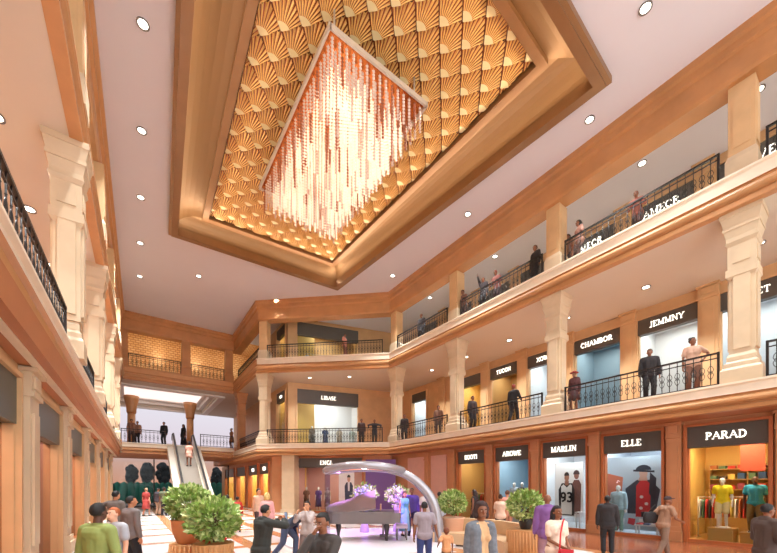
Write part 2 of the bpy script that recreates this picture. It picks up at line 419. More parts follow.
for r in range(-26, 27):
    for c in range(-8, 9):
        cx = 6.8+c*2*h_+(h_ if r%2 else 0); cy = 13.6+r*h_
        A = Vector((cx, cy+h_))          # foot of the fan
        if not any(inside((cx+dx, cy+dy), PA) for dx in (-h_,0,h_) for dy in (-h_,0,h_)): continue
        N = 30; base = []
        for k in range(N+1):
            th = math.radians(-135+90*k/N); d = Vector((math.cos(th), math.sin(th)))
            L = S_*.965/max(abs(d.dot(Vector((-.7071,-.7071)))), abs(d.dot(Vector((.7071,-.7071)))))
            ridge = (k%3 == 2)
            base.append((A+d*.02, A+d*(.40*S_), A+d*L, ridge))
        za, zm = ZC+.86, ZC+.845
        for k in range(N):
            p, q = base[k], base[k+1]
            zo = lambda b: ZC+(.90 if b[3] else .955)
            f1 = clip([(*p[0],za),(*p[1],zm),(*q[1],zm),(*q[0],za)])
            if len(f1) > 2: mb.add(f1, [tuple(range(len(f1)))], 2, False)
            f2 = clip([(*p[1],zm),(*p[2],zo(p)),(*q[2],zo(q)),(*q[1],zm)])
            if len(f2) > 2: mb.add(f2, [tuple(range(len(f2)))], 1 if k%3 == 0 else 0, False)
cof_part('fan_tile_panel', mb, [FAN, FANG, FAND, SEAM])
mb = MB(); mb.add([(*p, ZC+1.05) for p in inset(PA,-.5)], [(0,1,2,3)]); cof_part('backing', mb, DARK)
for i in range(4):
    q = inset(CO,.34); a = Vector(q[i]); b = Vector(q[(i+1)%4]); c = (a+b)/2; d = b-a; tgt = Vector((6.8,13.4))-c
    n2 = Vector((d.y,-d.x)).normalized()
    o = lamp('AREA', (c.x-6.5+n2.x*.08, c.y-13+n2.y*.08, .1), COVE_W*d.length/16, (1,.82,.6), cof, size=d.length*.96, sy=.12)
    zax = -Vector((n2.x, n2.y, .9)).normalized(); xax = Vector((d.x,d.y,0)).normalized(); yax = zax.cross(xax)
    o.rotation_euler = Matrix((xax,yax,zax)).transposed().to_euler()

# fascias of the two galleries
def fascia(z0, z1):
    H = z1-z0
    pr = [(-.1,z1),(.16,z1),(.16,z1-.06),(.10,z1-.10),(.10,z1-.42*H),(.06,z1-.44*H),(.06,z1-.50*H),(.12,z1-.53*H)]
    for k in range(7):
        a = PI/2-PI*k/6; pr.append((.12+.10*math.cos(a), z1-.66*H+.11*H*math.sin(a)))
    pr += [(.08,z1-.79*H),(.08,z1-.84*H),(.15,z1-.88*H),(.15,z0-.02),(-.1,z0-.02)]
    mis = [0,0,0,0,2,2,1]+[1]*8+[2,2,2,1,1,0]
    return pr, mis
NAMES = ['right','corner','return','far','left']
for i in range(5):
    pr, mis = fascia(S1, Z1)
    if i == 4:
        pr = [(-.3,Z1),(.16,Z1),(.16,Z1-.05),(.09,Z1-.08),(.09,Z1-.16),(.01,Z1-.2),(.0,Z1-.32),(-.06,Z1-.36),(-.06,Z1-.46),(-.13,Z1-.5),(-.1,Z1-.62),(-.18,Z1-.66),(-.16,S1-.02),(-.3,S1-.02)]; mis = [1,0,0,0,2,1,2,0,2,0,2,0,0,0]
    struct('trim_%d' % (i+1), sweep(i, pr, mis, .32 if i == 3 else 0), [CREAM2,TAN,BEAM], 'cream and honey moulded fascia of the first gallery, %s side' % NAMES[i])
    pr, mis = fascia(S2, Z2)
    struct('trim_%d' % (i+6), sweep(i, pr, mis, 0, EDGE2), [CREAM2 if i < 2 else TAN,TAN,BEAM], 'cream and honey moulded fascia of the second gallery, %s side' % NAMES[i])
    pr = [(-.75,ZC),(.22,ZC),(.22,ZC-.22),(.12,ZC-.28),(.12,ZC-.5),(.02,ZC-.56),(.02,ZC-1.2),(-.03,ZC-1.3),(-.7,ZC-1.3),(-.75,ZC-1.2)]
    struct('trim_%d' % (i+11), sweep(i, pr, [0]*10, 0, EDGE2), [BEAM if i != 4 else TAN], 'amber beam under the main ceiling, %s side' % NAMES[i])

# back walls of the galleries
BACK = [(19.3,-6),(19.3,25.1),(10.05,27.6),(10.05,46)]
for nm, z0, z1, m in (('upper_first', Z1, S2, OAK), ('upper_second', Z2, ZC, OAK)):
    mb = MB()
    for i in range(3):
        f = Frame(BACK[i], BACK[i+1]); f.box(mb, 0, f.len, -.3, 0, z0, z1)
    struct('wall_'+nm, mb, m, 'amber wall behind the gallery')
mb = MB(); mb.box((-4.9,-6,Z1),(-4.6,46,S2)); mb.box((-4.9,-6,Z2),(-4.6,46,ZC)); struct('wall_left', mb, CEIL, 'pale wall behind the left gallery')

# ------------------------------------------------------------------ columns
def fbox(mb, w, z0, z1, mi=0, w2=None):
    w2 = w if w2 is None else w2
    a = w/2; b = w2/2
    mb.hexa([(-a,-a,z0),(a,-a,z0),(a,a,z0),(-a,a,z0),(-b,-b,z1),(b,-b,z1),(b,b,z1),(-b,b,z1)], mi)
def column_proto(h, m, slim=1.0, bs=None):
    sh = MB(); w = .56*slim
    fbox(sh, w, .9, h-1.0); 
    for s in (-1,1):
        for ax in (0,1):
            c = [0,0]; c[ax] = s*(w/2+.02); hw = [w*.33, w*.33]; hw[ax] = .03
            sh.box((c[0]-hw[0], c[1]-hw[1], 1.05), (c[0]+hw[0], c[1]+hw[1], h-1.9))
    bs = bs or slim; sl0, slim = slim, bs
    ba = MB(); fbox(ba, .92*slim, 0, .42); fbox(ba, .92*slim, .42, .5, 0, .8*slim); fbox(ba, .78*slim, .5, .62); fbox(ba, .74*slim, .62, .7, 0, .64*slim); fbox(ba, .66*slim, .7, .82); fbox(ba, .66*slim, .82, .92, 0, .58*slim)
    ca = MB(); slim = sl0
    fbox(ca, .58*slim, h-1.98, h-1.9, 0, .70*slim); fbox(ca, .70*slim, h-1.9, h-1.68); fbox(ca, .62*slim, h-1.68, h-.98)
    for s in (-1,1):
        for ax in (0,1):
            c = [0,0]; c[ax] = s*.31*slim; hw = [.19*slim,.19*slim]; hw[ax] = .025
            ca.box((c[0]-hw[0], c[1]-hw[1], h-1.52), (c[0]+hw[0], c[1]+hw[1], h-1.12))
    fbox(ca, .64*slim, h-.98, h-.88, 0, .74*slim); fbox(ca, .68*slim, h-.88, h-.74); fbox(ca, .68*slim, h-.74, h-.52, 0, .78*slim); fbox(ca, .82*slim, h-.52, h-.43); fbox(ca, .78*slim, h-.43, h-.15, 0, .9*slim); fbox(ca, .94*slim, h-.15, h)
    return [('shaft', sh), ('base', ba), ('capital', ca)], m
def post_proto(h, m):
    sh = MB(); fbox(sh, .60, .75, h)
    for s in (-1,1):
        for ax in (0,1):
            c = [0,0]; c[ax] = s*.30; hw = [.2,.2]; hw[ax] = .02
            sh.box((c[0]-hw[0], c[1]-hw[1], .95), (c[0]+hw[0], c[1]+hw[1], h-.35))
    ba = MB(); fbox(ba, .72, 0, .6); fbox(ba, .72, .6, .75, 0, .62)
    return [('shaft', sh), ('base', ba)], [m, CREAM if m is not BEAM else m]  # amber shaft over cream base paints in the light's gradient up the post
PROTO = {}
def put_proto(key, maker, name, label, cat, loc, rz, group):
    t = thing(name, label, cat, loc, rz, group)
    if key not in PROTO:
        parts, m = maker(); PROTO[key] = [mb.build(n, (m[1] if n == 'base' else m[0]) if isinstance(m, list) else m, t) for n, mb in parts]
    else:
        for o in PROTO[key]: copy_part(o, t)
    return t
CY = [-3.3, 2.6, 8.5, 14.4, 20.2]
side_word = ['nearest the camera side', 'nearest on the right in view', 'second in view from the right', 'third in view from the right', 'at the bend of the gallery']
for i, Y in enumerate(CY):
    f = R_; dd = -.5
    x, y, _ = f.p(Y+6, dd, 0)
    if i == 4: y -= .1
    if i > 0:
        put_proto('c1', lambda: column_proto(S2-Z1, CREAM), 'stone_column', 'square cream stone column on the first right gallery, '+side_word[i], 'column', (x,y,Z1), 0, 'right gallery columns')
        put_proto('p2', lambda: post_proto(ZC-1.3-Z2, OAK), 'square_post', 'square cream post on the second right gallery, '+side_word[i], 'column', (x,y,Z2), 0, 'second gallery posts')
a = R_.angle()-PI/4
xc, yc, _ = T_.p(.2, -.55, 0)
put_proto('c1', None, 'stone_column', 'square cream stone column at the left end of the corner gallery, first floor', 'column', (xc,yc,Z1), a, 'right gallery columns')
put_proto('p2', None, 'square_post', 'square cream post at the left end of the corner gallery, second floor', 'column', (xc,yc,Z2), a, 'second gallery posts')
xr, yr = 7.95, 33.5
put_proto('c1b', lambda: column_proto(S2-Z1, BEAM), 'stone_column', 'amber column where the far bridge meets the right gallery', 'column', (xr,yr,Z1), 0, 'amber columns beside the far bridge')
put_proto('c1b', None, 'stone_column', 'amber column where the far bridge meets the left gallery', 'column', (-1.0,33.6,Z1), 0, 'amber columns beside the far bridge')
for i, Y in enumerate([4.6, 11.7, 17.5, 23.3, 29.1]):
    x, y, _ = L2_.p(sL(Y), -.17, 0)
    put_proto('c1l', lambda: column_proto(S2-Z1, CREAM, .92, .7), 'stone_column', 'square cream stone column on the first left gallery, %s along from the camera' % ORD[i], 'column', (x,y,Z1), L_.angle()+PI/2, 'left gallery columns')
    put_proto('p2', None, 'square_post', 'square cream post on the second left gallery, %s along from the camera' % ORD[i], 'column', (x,y,Z2), L_.angle()+PI/2, 'second gallery posts')
for i, X in enumerate((7.1, 3.75, -.5)):
    put_proto('p2b', lambda: post_proto(ZC-1.3-Z2, BEAM), 'square_post', ['amber post at the right end of the upper far bridge','amber post between the two openings of the upper far bridge','amber post at the left end of the upper far bridge'][i], 'column', (X,34.42,Z2), 0, 'upper bridge posts')

# far hall behind the bridge
for i, X in enumerate((.05, 4.75)):
    t = thing('round_column', ['pale flared column left of the escalator head, against the evening sky','pale flared column right of the escalator head, against the evening sky'][i], 'column', (X,40.2,Z1), 0, 'columns at the end of the far deck')
    mb = MB(); mb.lathe((0,0,.4), [(.34,0),(.3,S2-Z1-2.0)], 20); mb.build('shaft', TAN, t)
    mb = MB(); mb.lathe((0,0,0), [(.45,0),(.45,.25),(.36,.4)], 20); mb.build('base', TAN, t)
    mb = MB(); mb.lathe((0,0,S2-Z1-1.6), [(.32,0),(.38,.15),(.38,.35),(.42,.7),(.56,1.3),(.6,1.6)], 20); mb.build('capital', TAN, t)
# luminous ceiling
t = thing('luminous_ceiling', 'large glowing white lay light with stepped white trim under the far bridge', 'ceiling light', (2.6,40.3,S2))
q0 = [(LAY[0],LAY[3]),(LAY[1],LAY[3]),(LAY[1],LAY[2]),(LAY[0],LAY[2])]
def lay(name, m, *rings):
    mb = MB()
    for a,za,b,zb in rings: ring(mb, inset(q0,a), za, inset(q0,b), zb)
    mb.v = [(x-2.6,y-40.3,z-S2) for x,y,z in mb.v]; return mb.build(name, m, t)
lay('stepped_trim', WHITE, (-.6,S2-.004,-.6,S2-.16), (-.6,S2-.16,-.1,S2-.16), (-.1,S2-.16,-.1,S2+.25), (-.1,S2+.25,.35,S2+.25), (.35,S2+.25,.35,S2+.6), (.35,S2+.6,.7,S2+.6), (.7,S2+.6,.7,S2+.75))
mb = MB(); q = inset(q0,.7); mb.add([(x-2.6,y-40.3,.72) for x,y in q], [(0,1,2,3)]); mb.build('diffuser', mat('lay_light_diffuser', (250,240,235), .6, emit=(255,236,228), es=1.1), t)
# upper far bridge: gold tiled wall and vault behind the two openings
def gold_tile():
    m = bpy.data.materials.new('gold_lattice_tile'); m.use_nodes = True; n = m.node_tree.nodes; l = m.node_tree.links; b = n['Principled BSDF']
    t = n.new('ShaderNodeTexCoord'); br = n.new('ShaderNodeTexBrick'); br.inputs['Scale'].default_value = 1; br.inputs['Brick Width'].default_value = .34; br.inputs['Row Height'].default_value = .17; br.inputs['Mortar Size'].default_value = .025
    br.inputs['Color1'].default_value = (*lin((246,214,160)),1); br.inputs['Color2'].default_value = (*lin((238,196,136)),1); br.inputs['Mortar'].default_value = (*lin((200,140,86)),1)
    l.new(t.outputs['UV'], br.inputs['Vector']); l.new(br.outputs[0], b.inputs['Base Color']); b.inputs['Roughness'].default_value = .4; b.inputs['Metallic'].default_value = .3
    return m
mb = MB(); mb.add([(-5,36.6,Z2),(10,36.6,Z2),(10,36.6,Z2+1.1),(-5,36.6,Z2+1.1),(10,37.4,ZC-.4),(-5,37.4,ZC-.4),(10,34.9,ZC-.02),(-5,34.9,ZC-.02)], [(0,1,2,3),(3,2,4,5),(5,4,6,7)])
wf = struct('wall_far_upper', mb, gold_tile(), 'gold lattice tiled wall behind the upper bridge')
uv = wf.data.uv_layers.new(name='UV')
for lp in wf.data.loops:
    v = wf.data.vertices[lp.vertex_index].co; uv.data[lp.index].uv = (v.x, v.z-(v.y-36)*.6)
for X in (-1, 2, 5, 8): lamp('POINT', (X,35.5,ZC-.9), 45, (1,.9,.72), None, .15)

# far wall on the ground floor: glazing towards the garden at dusk
t = thing('glazed_screen', 'wide glazed screen under the far deck looking out on trees at dusk', 'window', (3,40.9,0))
mb = MB(); mb.box((-4.5,-.01,.1),(5.5,.01,S1+.34)); mb.build('glass', GLASS, t)
mb = MB(); mb.box((-4.5,-.06,0),(5.5,.06,.12))
for X in (-4.5,-1.2,2.1,5.4): mb.box((X-.05,-.06,.12),(X+.05,.06,S1+.34))
mb.build('frame', IRON, t)
LEAFD = mat('dark_evening_foliage', (38,40,44), .9, var=.3, scale=3)
HEDGE = mat('teal_hedge', (28,92,78), .9, var=.3, scale=6, bump=.5)
for i,(X,Y,r,z) in enumerate([(.1,52,.75,3.5),(1.55,52,.85,3.7),(3.3,52,.9,3.7),(9.3,52,.9,3.3)]):
    t = thing('clipped_tree', ['dark round tree beyond the screen, smaller and sparser of the pair left of the escalator','dark round tree beyond the screen, fuller one left of the escalator','dark round tree beyond the screen, closest to the left of the escalator','dark round tree beyond the screen, right of the escalator','dark round tree outside hidden by the left wall','dark round tree outside hidden by the right shops'][i], 'tree', (X,Y,-.1), 0, 'trees in the garden beyond the screen')
    mb = MB(); rr = random.Random(i)
    for k in range(26):
        d = Vector((rr.gauss(0,1), rr.gauss(0,1), rr.gauss(0,1))).normalized(); mb.ball((d.x*r*.62, d.y*r*.62, z+d.z*r*1.15), r*rr.uniform(.3,.5), seg=9, rings=6)
    mb.ball((0,0,z), (r*.8,r*.8,r*1.3), seg=12, rings=8); mb.build('crown', LEAFD, t)
    mb = MB(); mb.tube([(0,0,0),(.03,0,z*.5),(0,0,z)], [.16,.12,.08]); mb.build('trunk', LEAFD, t)
mb = MB()
for k in range(60): mb.ball((-12+k*.6, 49+random.uniform(-.15,.15), 1.2+random.uniform(-.05,.05)), (.55,.5,1.3), seg=8, rings=6)
tag(mb.build('clipped_hedge', HEDGE), 'long teal green clipped hedge running along the garden beyond the screen', 'hedge')

# ------------------------------------------------------------------ shops
def on_frame(f, d, px):
    k = RGT*((px-388)/360)+FWD; o = f.o+f.n*d      # o + u*s = k*t
    det = f.u.x*(-k.y)+k.x*f.u.y
    return (-o.x*(-k.y)+(-k.x)*o.y)/det
NW = [0]
def open_wall(name, f, d, s0, s1, z0, z1, openings, m, label, th=.3):
    mb = MB(); s = s0
    for a, b, zt in sorted(openings):
        if a > s: f.box(mb, s, a, d-th, d, z0, z1)
        f.box(mb, a, b, d-th, d, zt, z1); s = b
    if s < s1: f.box(mb, s, s1, d-th, d, z0, z1)
    return struct(name, mb, m, label)
def shop_room(f, s0, s1, d, z0, z1, depth, m_wall, m_floor, watt, col, nm):
    mb = MB(); q = lambda s,dd,z: f.p(s,dd,z)
    a0, b0 = d-.3, d-depth
    P = [q(s0,a0,z0+.03),q(s1,a0,z0+.03),q(s1,b0,z0+.03),q(s0,b0,z0+.03),q(s0,a0,z1),q(s1,a0,z1),q(s1,b0,z1),q(s0,b0,z1)]
    mb.add(P, [(0,1,2,3)], 1); mb.add(P, [(4,5,6,7),(2,3,7,6),(0,3,7,4),(1,2,6,5)], 0)
    NW[0] += 1
    struct('wall_shop_%d' % NW[0], mb, [m_wall, m_floor], nm)
    c = f.p((s0+s1)/2, d-min(.95, depth*.4), z1-.08)
    if watt: lamp('AREA', c, watt, col, None, min(s1-s0, depth)*.6)
def storefront(f, sc, w, d, z0, zs, zt, text, label, group=None, m_frame=OAK, m_sign=SIGN, th=.34, glass=True, gm=None, fw=.09, let=1.0):
    o = f.p(sc, d, z0); t = thing('storefront', label, 'storefront', o, 0, group)
    loc = lambda mb: [setattr(mb, 'v', [(x-o[0], y-o[1], z-o[2]) for x,y,z in mb.v]), mb][1]
    a, b = sc-w/2, sc+w/2
    mb = MB(); f.box(mb, a-fw, a, d, d+.10, z0, zt+fw); f.box(mb, b, b+fw, d, d+.10, z0, zt+fw); f.box(mb, a, b, d, d+.10, zt, zt+fw)
    f.box(mb, a, b, d-.12, d+.02, z0, z0+.1); f.box(mb, a-.02, a+.03, d-.2, d, z0+.1, zs); f.box(mb, b-.03, b+.02, d-.2, d, z0+.1, zs)
    loc(mb).build('frame', m_frame, t)
    mb = MB(); f.box(mb, a, b, d-.25, d+.03, zs, zt); sp = loc(mb).build('sign_panel', m_sign, t)
    if text:
        hh = (zt-zs)*.31*let
        mb = lettering(text, lambda x,y,dd: f.p(sc-x, d+.03+dd, (zs+zt)/2+y), hh, bold=.85)
        loc(mb).build('lettering', LETTER, sp)
    if glass:
        mb = MB(); f.box(mb, a+.03, b-.03, d-.16, d-.15, z0+.1, zs); loc(mb).build('glass', gm or GLASS, t)
    return t
def pilaster(key, f, s, d, z0, z1, label, group, m, w=.62, base=True):
    def mk():
        sh = MB(); sh.box((-w/2,.005,.5 if base else 0),(w/2,.16,z1-z0-.55)); sh.box((-w*.3,.16,.75),(w*.3,.2,z1-z0-.85))
        ba = MB(); ba.box((-w*.6,.005,0),(w*.6,.26,.34)); ba.box((-w*.55,.005,.34),(w*.55,.21,.5))
        ca = MB(); H = z1-z0; ca.box((-w*.56,.005,H-.55),(w*.56,.22,H-.45)); ca.box((-w*.52,.005,H-.45),(w*.52,.18,H-.08)); ca.box((-w*.32,.18,H-.38),(w*.32,.22,H-.14)); ca.box((-w*.6,.005,H-.08),(w*.6,.27,H))
        r = [('shaft', sh), ('capital', ca)]
        if base: r.append(('base', ba))
        return r, m
    n = f.n; rz = math.atan2(n.y, n.x)-PI/2
    return put_proto(key, mk, 'pilaster', label, 'pilaster', f.p(s, d, z0), rz, group)

WARM = mat('shop_warm_wall', (226,178,92), .6); WFL = mat('shop_wood_floor', (196,150,84), .35)
PALE = mat('shop_pale_wall', (226,232,240), .6); PFL = mat('shop_pale_floor', (214,216,220), .35)
BLUE = mat('shop_bluegrey_wall', (150,172,186), .6)
BROWN = mat('shop_brown_wall', (190,146,88), .6)
WHITEW = mat('shop_white_wall', (240,240,242), .6)

# ground floor, right side: five shops in a row
GD = -1.2
gs = [(.45,'LUNE',WARM), (3.15,'PARAD',WARM), (5.87,'ELLE',PALE), (8.55,'MARLIN',WHITEW), (11.25,'AROWE',BLUE), (13.95,'BOOTI',BROWN)]
ops = []
for k,(Y,text,m) in enumerate(gs):
    w = 1.98; ops.append((Y+6-w/2, Y+6+w/2, 3.97))
    storefront(R_, Y+6, w, GD, 0, 3.25, 3.97, text if k else None,
               ['ground floor shop front past the right edge of the picture','ground floor shop front with PARAD sign and yellow lit interior','ground floor shop front with ELLE sign and big poster','ground floor shop front with MARLIN sign and white display','ground floor shop front with AROWE sign and blue grey window','ground floor shop front with BOOTI sign and brown gold window'][k], 'ground floor shop fronts on the right', RUST)
    shop_room(R_, Y+6-1.3, Y+6+1.3, GD, 0, 3.9, 3.4, m, PFL if m in (PALE,WHITEW,BLUE) else WFL, SHOP_W*(1.9 if k == 1 else 1), (1,.86,.62) if m in (WARM,BROWN) else (.92,.96,1), 'interior of a ground floor shop on the right')
open_wall('wall_right', R_, GD, 0, 27.6, 0, S1, ops, RED_OAK, 'russet ground floor wall of the right side')
for k,(Y,lab) in enumerate([(1.8,'just right of the PARAD shop'),(4.5,'between the ELLE and PARAD shops'),(7.2,'between the MARLIN and ELLE shops'),(9.9,'between the AROWE and MARLIN shops'),(12.6,'between the BOOTI and AROWE shops'),(15.35,'just left of the BOOTI shop')]):
    pilaster('pr', R_, Y+6, GD, 0, S1-.02, 'amber pilaster on the ground floor '+lab, 'ground floor pilasters on the right', RED_OAK, .42)
PINK = mat('blush_wall_panel', (222,176,160), .5, var=.04)
for k,(a,b) in enumerate([(15.9,17.3),(17.9,19.7)]):
    mb = MB(); R_.box(mb, a+6, b+6, GD, GD+.05, .35, 3.9); struct('trim_%d' % (20+k), mb, PINK, 'tall blush wall panel left of the BOOTI shop')
pilaster('pr', R_, 17.6+6, GD, 0, S1-.02, 'amber pilaster between the two blush wall panels', 'ground floor pilasters on the right', RED_OAK, .42)

# ground floor, corner side
c0, c1 = on_frame(C_, GD, 362), on_frame(C_, GD, 297)
CW = c1-c0; cc = (c0+c1)/2
open_wall('wall_corner', C_, GD, .1, C_.len-.5, 0, S1, [(c0,c1,4.05)], RED_OAK, 'ground floor wall of the corner side')
storefront(C_, cc, CW, GD, 0, 3.35, 4.05, None, 'wide corner shop front with ENGL sign behind the piano', None, RUST)
mb = lettering('ENGL', lambda x,y,dd: C_.p(on_frame(C_,GD,326)-x, GD+.03+dd, 3.7+y), .28); eng = mb.build('lettering', LETTER); 
for o in list(SC.objects):
    if o.name.startswith('storefront') and o.get('label','').startswith('wide corner shop'):
        for ch in o.children:
            if ch.name.startswith('sign_panel'):
                eng.data.transform(Matrix.Translation(-Vector(o.location))); eng.parent = ch
shop_room(C_, c0-.2, c1+.3, GD, 0, 3.7, 3.2, mat('shop_mauve_wall', (208,160,150), .6), WFL, 150, (1,.78,.66), 'interior of the corner shop')
mb = MB(); s_ = on_frame(C_, GD+.06, 380); C_.box(mb, s_-1.1, s_+1.1, GD, GD+.07, 0, 3.9); struct('trim_22', mb, mat('painted_violet_light', (120,84,150), .5), 'wall panel behind the piano, coloured violet for the purple light on it')  # purple stage light on the wall, put into the panel's colour
# banded stone pier at the corner
t = thing('banded_pier', 'cream banded stone pier at the corner left of the ENGL shop front', 'pier', C_.p(on_frame(C_,-.68,290),-.68,0), C_.angle())
mb = MB()
for k in range(12): fbox(mb, .95 if k%1 == 0 else .9, k*.35, k*.35+.3); fbox(mb, .9, k*.35+.3, k*.35+.35)
mb.build('shaft', CREAM, t); mb = MB(); fbox(mb, 1.08, 0, .28); mb.build('base', CREAM, t)
# ground floor, return side
ops = []
for k,(a,b) in enumerate([(28.0,30.3),(31.0,33.8),(34.9,38.2),(39.4,43.6)]):
    a -= 26.7; b -= 26.7; ops.append((a,b,3.8))
    storefront(T_, (a+b)/2, b-a, GD, 0, 2.95, 3.8, 'CUB' if k < 2 else None, ['narrow amber shop front nearest the banded pier','narrow amber shop front second from the banded pier','narrow amber shop front third from the banded pier','narrow amber shop front farthest from the banded pier'][k], 'shop fronts on the return side', RUST)
    shop_room(T_, a-.1, b+.1, GD, 0, 3.8, 3, WARM, WFL, 260, (1,.85,.6), 'interior of a return side shop')
open_wall('wall_return', T_, GD, .56, 19, 0, S1, ops, RED_OAK, 'ground floor wall of the return side')

# ground floor, left side
LP = [5.2, 9.9, 14.0, 18.4, 22.8, 27.2, 31.6]; ops = []
VIO = mat('shop_plum_wall', (150,110,112), .5)
SIGNL = mat('slate_green_sign', (70,72,64), .35)
gl = glass_mat('tinted_shop_glass', (206,190,186), .35)
for k in range(6):
    a, b = sL(LP[k+1]-.62), sL(LP[k]+.62); ops.append((a,b,3.9))
    storefront(L_, (a+b)/2, b-a, -.5, 0, 3.05, 3.9, None, 'left side shop front with blank slate sign, %s from the camera' % ORD[k], 'shop fronts on the left side', OAK, SIGNL, gm=gl)
    shop_room(L_, a-.15, b+.15, -.5, 0, 3.85, 2.9, VIO if k%2 else WARM, WFL, 260, (1,.82,.66), 'interior of a left side shop')
ops.sort(); open_wall('wall_left_ground', L_, -.5, 0, 40, 0, S1, ops, OAK, 'ground floor wall of the left side')
for k,Y in enumerate(LP): pilaster('pl', L_, sL(Y), -.5, 0, S1-.02, 'cream pilaster on the left ground floor, %s from the camera' % ORD[k], 'left ground floor pilasters', CREAM, .7)

# first gallery, right side
B0 = Frame(BACK[0], BACK[1]); B1 = Frame(BACK[1], BACK[2]); B2 = Frame(BACK[2], BACK[3])
for o in [SC.objects['wall_upper_first'], SC.objects['wall_upper_second']]: bpy.data.objects.remove(o)
def gallery_shops(fl, z0, zs, zt, zc, rows, words):
    ops = []
    for k,(Y,w,text,m) in enumerate(rows):
        ops.append((Y+6-w/2, Y+6+w/2, zt))
        storefront(B0, Y+6, w, 0, z0, zs, zt, text, ('%s gallery shop front with %s sign' % (fl, text)) if text else '%s gallery shop front with a blank dark sign, %s' % (fl, words[k]), fl+' gallery shop fronts', OAK, let=1.05)
        shop_room(B0, Y+6-w/2-.1, Y+6+w/2+.1, 0, z0, zt, 2.4, m, PFL, SHOP_W*.75, (1,.95,.88), 'interior of a %s gallery shop' % fl)
    open_wall('wall_%s_gallery' % fl, B0, 0, 0, B0.len, z0, zc, ops, OAK, 'amber wall of the %s right gallery' % fl)
    ys = sorted(r[0] for r in rows)
    for k in range(len(ys)-1):
        Y = (ys[k]+ys[k+1])/2
        pilaster('pg'+fl, B0, Y+6, 0, z0, zc, 'amber pilaster on the %s right gallery, %s from the right' % (fl, ORD[k]), fl+' gallery pilasters', OAK, .62)
gallery_shops('first', Z1, 8.95, 9.65, S2, [(0.0,2.2,None,PALE),(2.9,2.2,'NET',PALE),(5.8,2.2,'JEMMNY',WHITEW),(8.75,2.25,'CHAMBOR',BLUE),(11.6,2.1,'XOWE',PALE),(14.35,2.1,'TUCON',BROWN),(17.2,2.1,None,WARM),(22.6,1.8,None,PALE)], ['at the far right','','','','','','beyond the TUCON shop','in the farthest bay'])
gallery_shops('second', Z2, 13.95, 14.85, ZC, [(0.0,2.2,None,BROWN),(3.0,2.2,'NOVE',BROWN),(6.0,2.3,'AMECR',BROWN),(9.0,2.2,'MECR',BROWN),(12.0,2.2,None,WARM),(15.0,2.2,None,PALE),(18.0,2.1,None,WARM),(21.5,2.1,None,PALE)], ['at the far right','','','','left of the MECR shop','second left of the MECR shop','third left of the MECR shop','in the farthest bay'])
# corner back walls of both galleries
for fl, z0, zs, zt, zc, text in (('first',Z1,8.6,9.7,S2,'LIBASE'), ('second',Z2,14.0,15.0,ZC,None)):
    a, b = B1.len-5.7, B1.len-.7
    storefront(B1, (a+b)/2, b-a, 0, z0, zs, zt, text, 'corner shop front with LIBASE sign on the first gallery' if text else 'corner shop front with unlit sign and hanging garments, second gallery', None, OAK, let=.8)
    shop_room(B1, a-.1, b+.1, 0, z0, zt, 2.6, WHITEW if text else BROWN, PFL, 190 if text else 160, (.98,.97,.96), 'interior of the corner shop on the %s gallery' % fl)
    open_wall('wall_%s_corner' % fl, B1, 0, 0, B1.len, z0, zc, [(a,b,zt)], OAK, 'amber corner wall of the %s gallery' % fl)
    a2, b2 = .5, 2.6
    storefront(B2, (a2+b2)/2, b2-a2, 0, z0, zs+.3, zt, 'CUB' if text else None, 'narrow shop front round the corner from the LIBASE shop' if text else 'narrow shop front on the return side of the second gallery', None, OAK, let=.8)
    shop_room(B2, a2-.1, b2+.1, 0, z0, zt, 2.4, WARM, PFL, 60, (1,.85,.6), 'interior of a return shop on the %s gallery' % fl)
    open_wall('wall_%s_return' % fl, B2, 0, 0, B2.len, z0, zc, [(a2,b2,zt)], OAK, 'amber return wall of the %s gallery' % fl)

# ------------------------------------------------------------------ railings
def baluster_mesh(ornate):
    mb = MB()
    mb.tube([(0,0,.1),(0,0,1.04)], .013, 6)
    if ornate:
        for s in (-1,1):
            mb.tube([(0,0,.72),(s*.05,0,.66),(s*.072,0,.58),(s*.05,0,.52),(s*.02,0,.5),(s*.05,0,.48),(s*.072,0,.42),(s*.05,0,.34),(0,0,.28)], .009, 5)
            mb.tube([(0,0,.56),(s*.035,0,.53),(s*.035,0,.47),(0,0,.44)], .008, 5)
        mb.ball((0,0,.5), .022, seg=8, rings=5); mb.ball((0,0,.76), .018, seg=8, rings=5); mb.ball((0,0,.24), .018, seg=8, rings=5)
    return mb
BAL = {}
def railing(f, s0, s1, d, z, label, group, step=.21, ornate=True):
    c = (s0+s1)/2; L = s1-s0
    t = thing('railing', label, 'railing', f.p(c, d, z), f.angle(), group)
    mb = MB(); mb.box((-L/2,-.035,1.04),(L/2,.035,1.09)); mb.build('top_rail', IRON, t)
    mb = MB(); mb.box((-L/2,-.015,.9),(L/2,.015,.93)); mb.build('upper_rail', IRON, t)
    mb = MB(); mb.box((-L/2,-.02,.08),(L/2,.02,.115)); mb.build('bottom_rail', IRON, t)
    for s in (-1,1):
        mb = MB(); mb.box((s*(L/2-.03)-.03,-.03,0),(s*(L/2-.03)+.03,.03,1.1)); mb.build('post', IRON, t)
    n = int(L/step)
    for k in range(1, n):
        key = ornate
        if key not in BAL: BAL[key] = baluster_mesh(ornate).build('baluster', IRON, t); BAL[key].location = (-L/2+k*L/n,0,0)
        else: copy_part(BAL[key], t, (-L/2+k*L/n,0,0))
    return t
bayw = ['bay cut by the right edge','first full bay from the right','second full bay from the right','third full bay from the right']
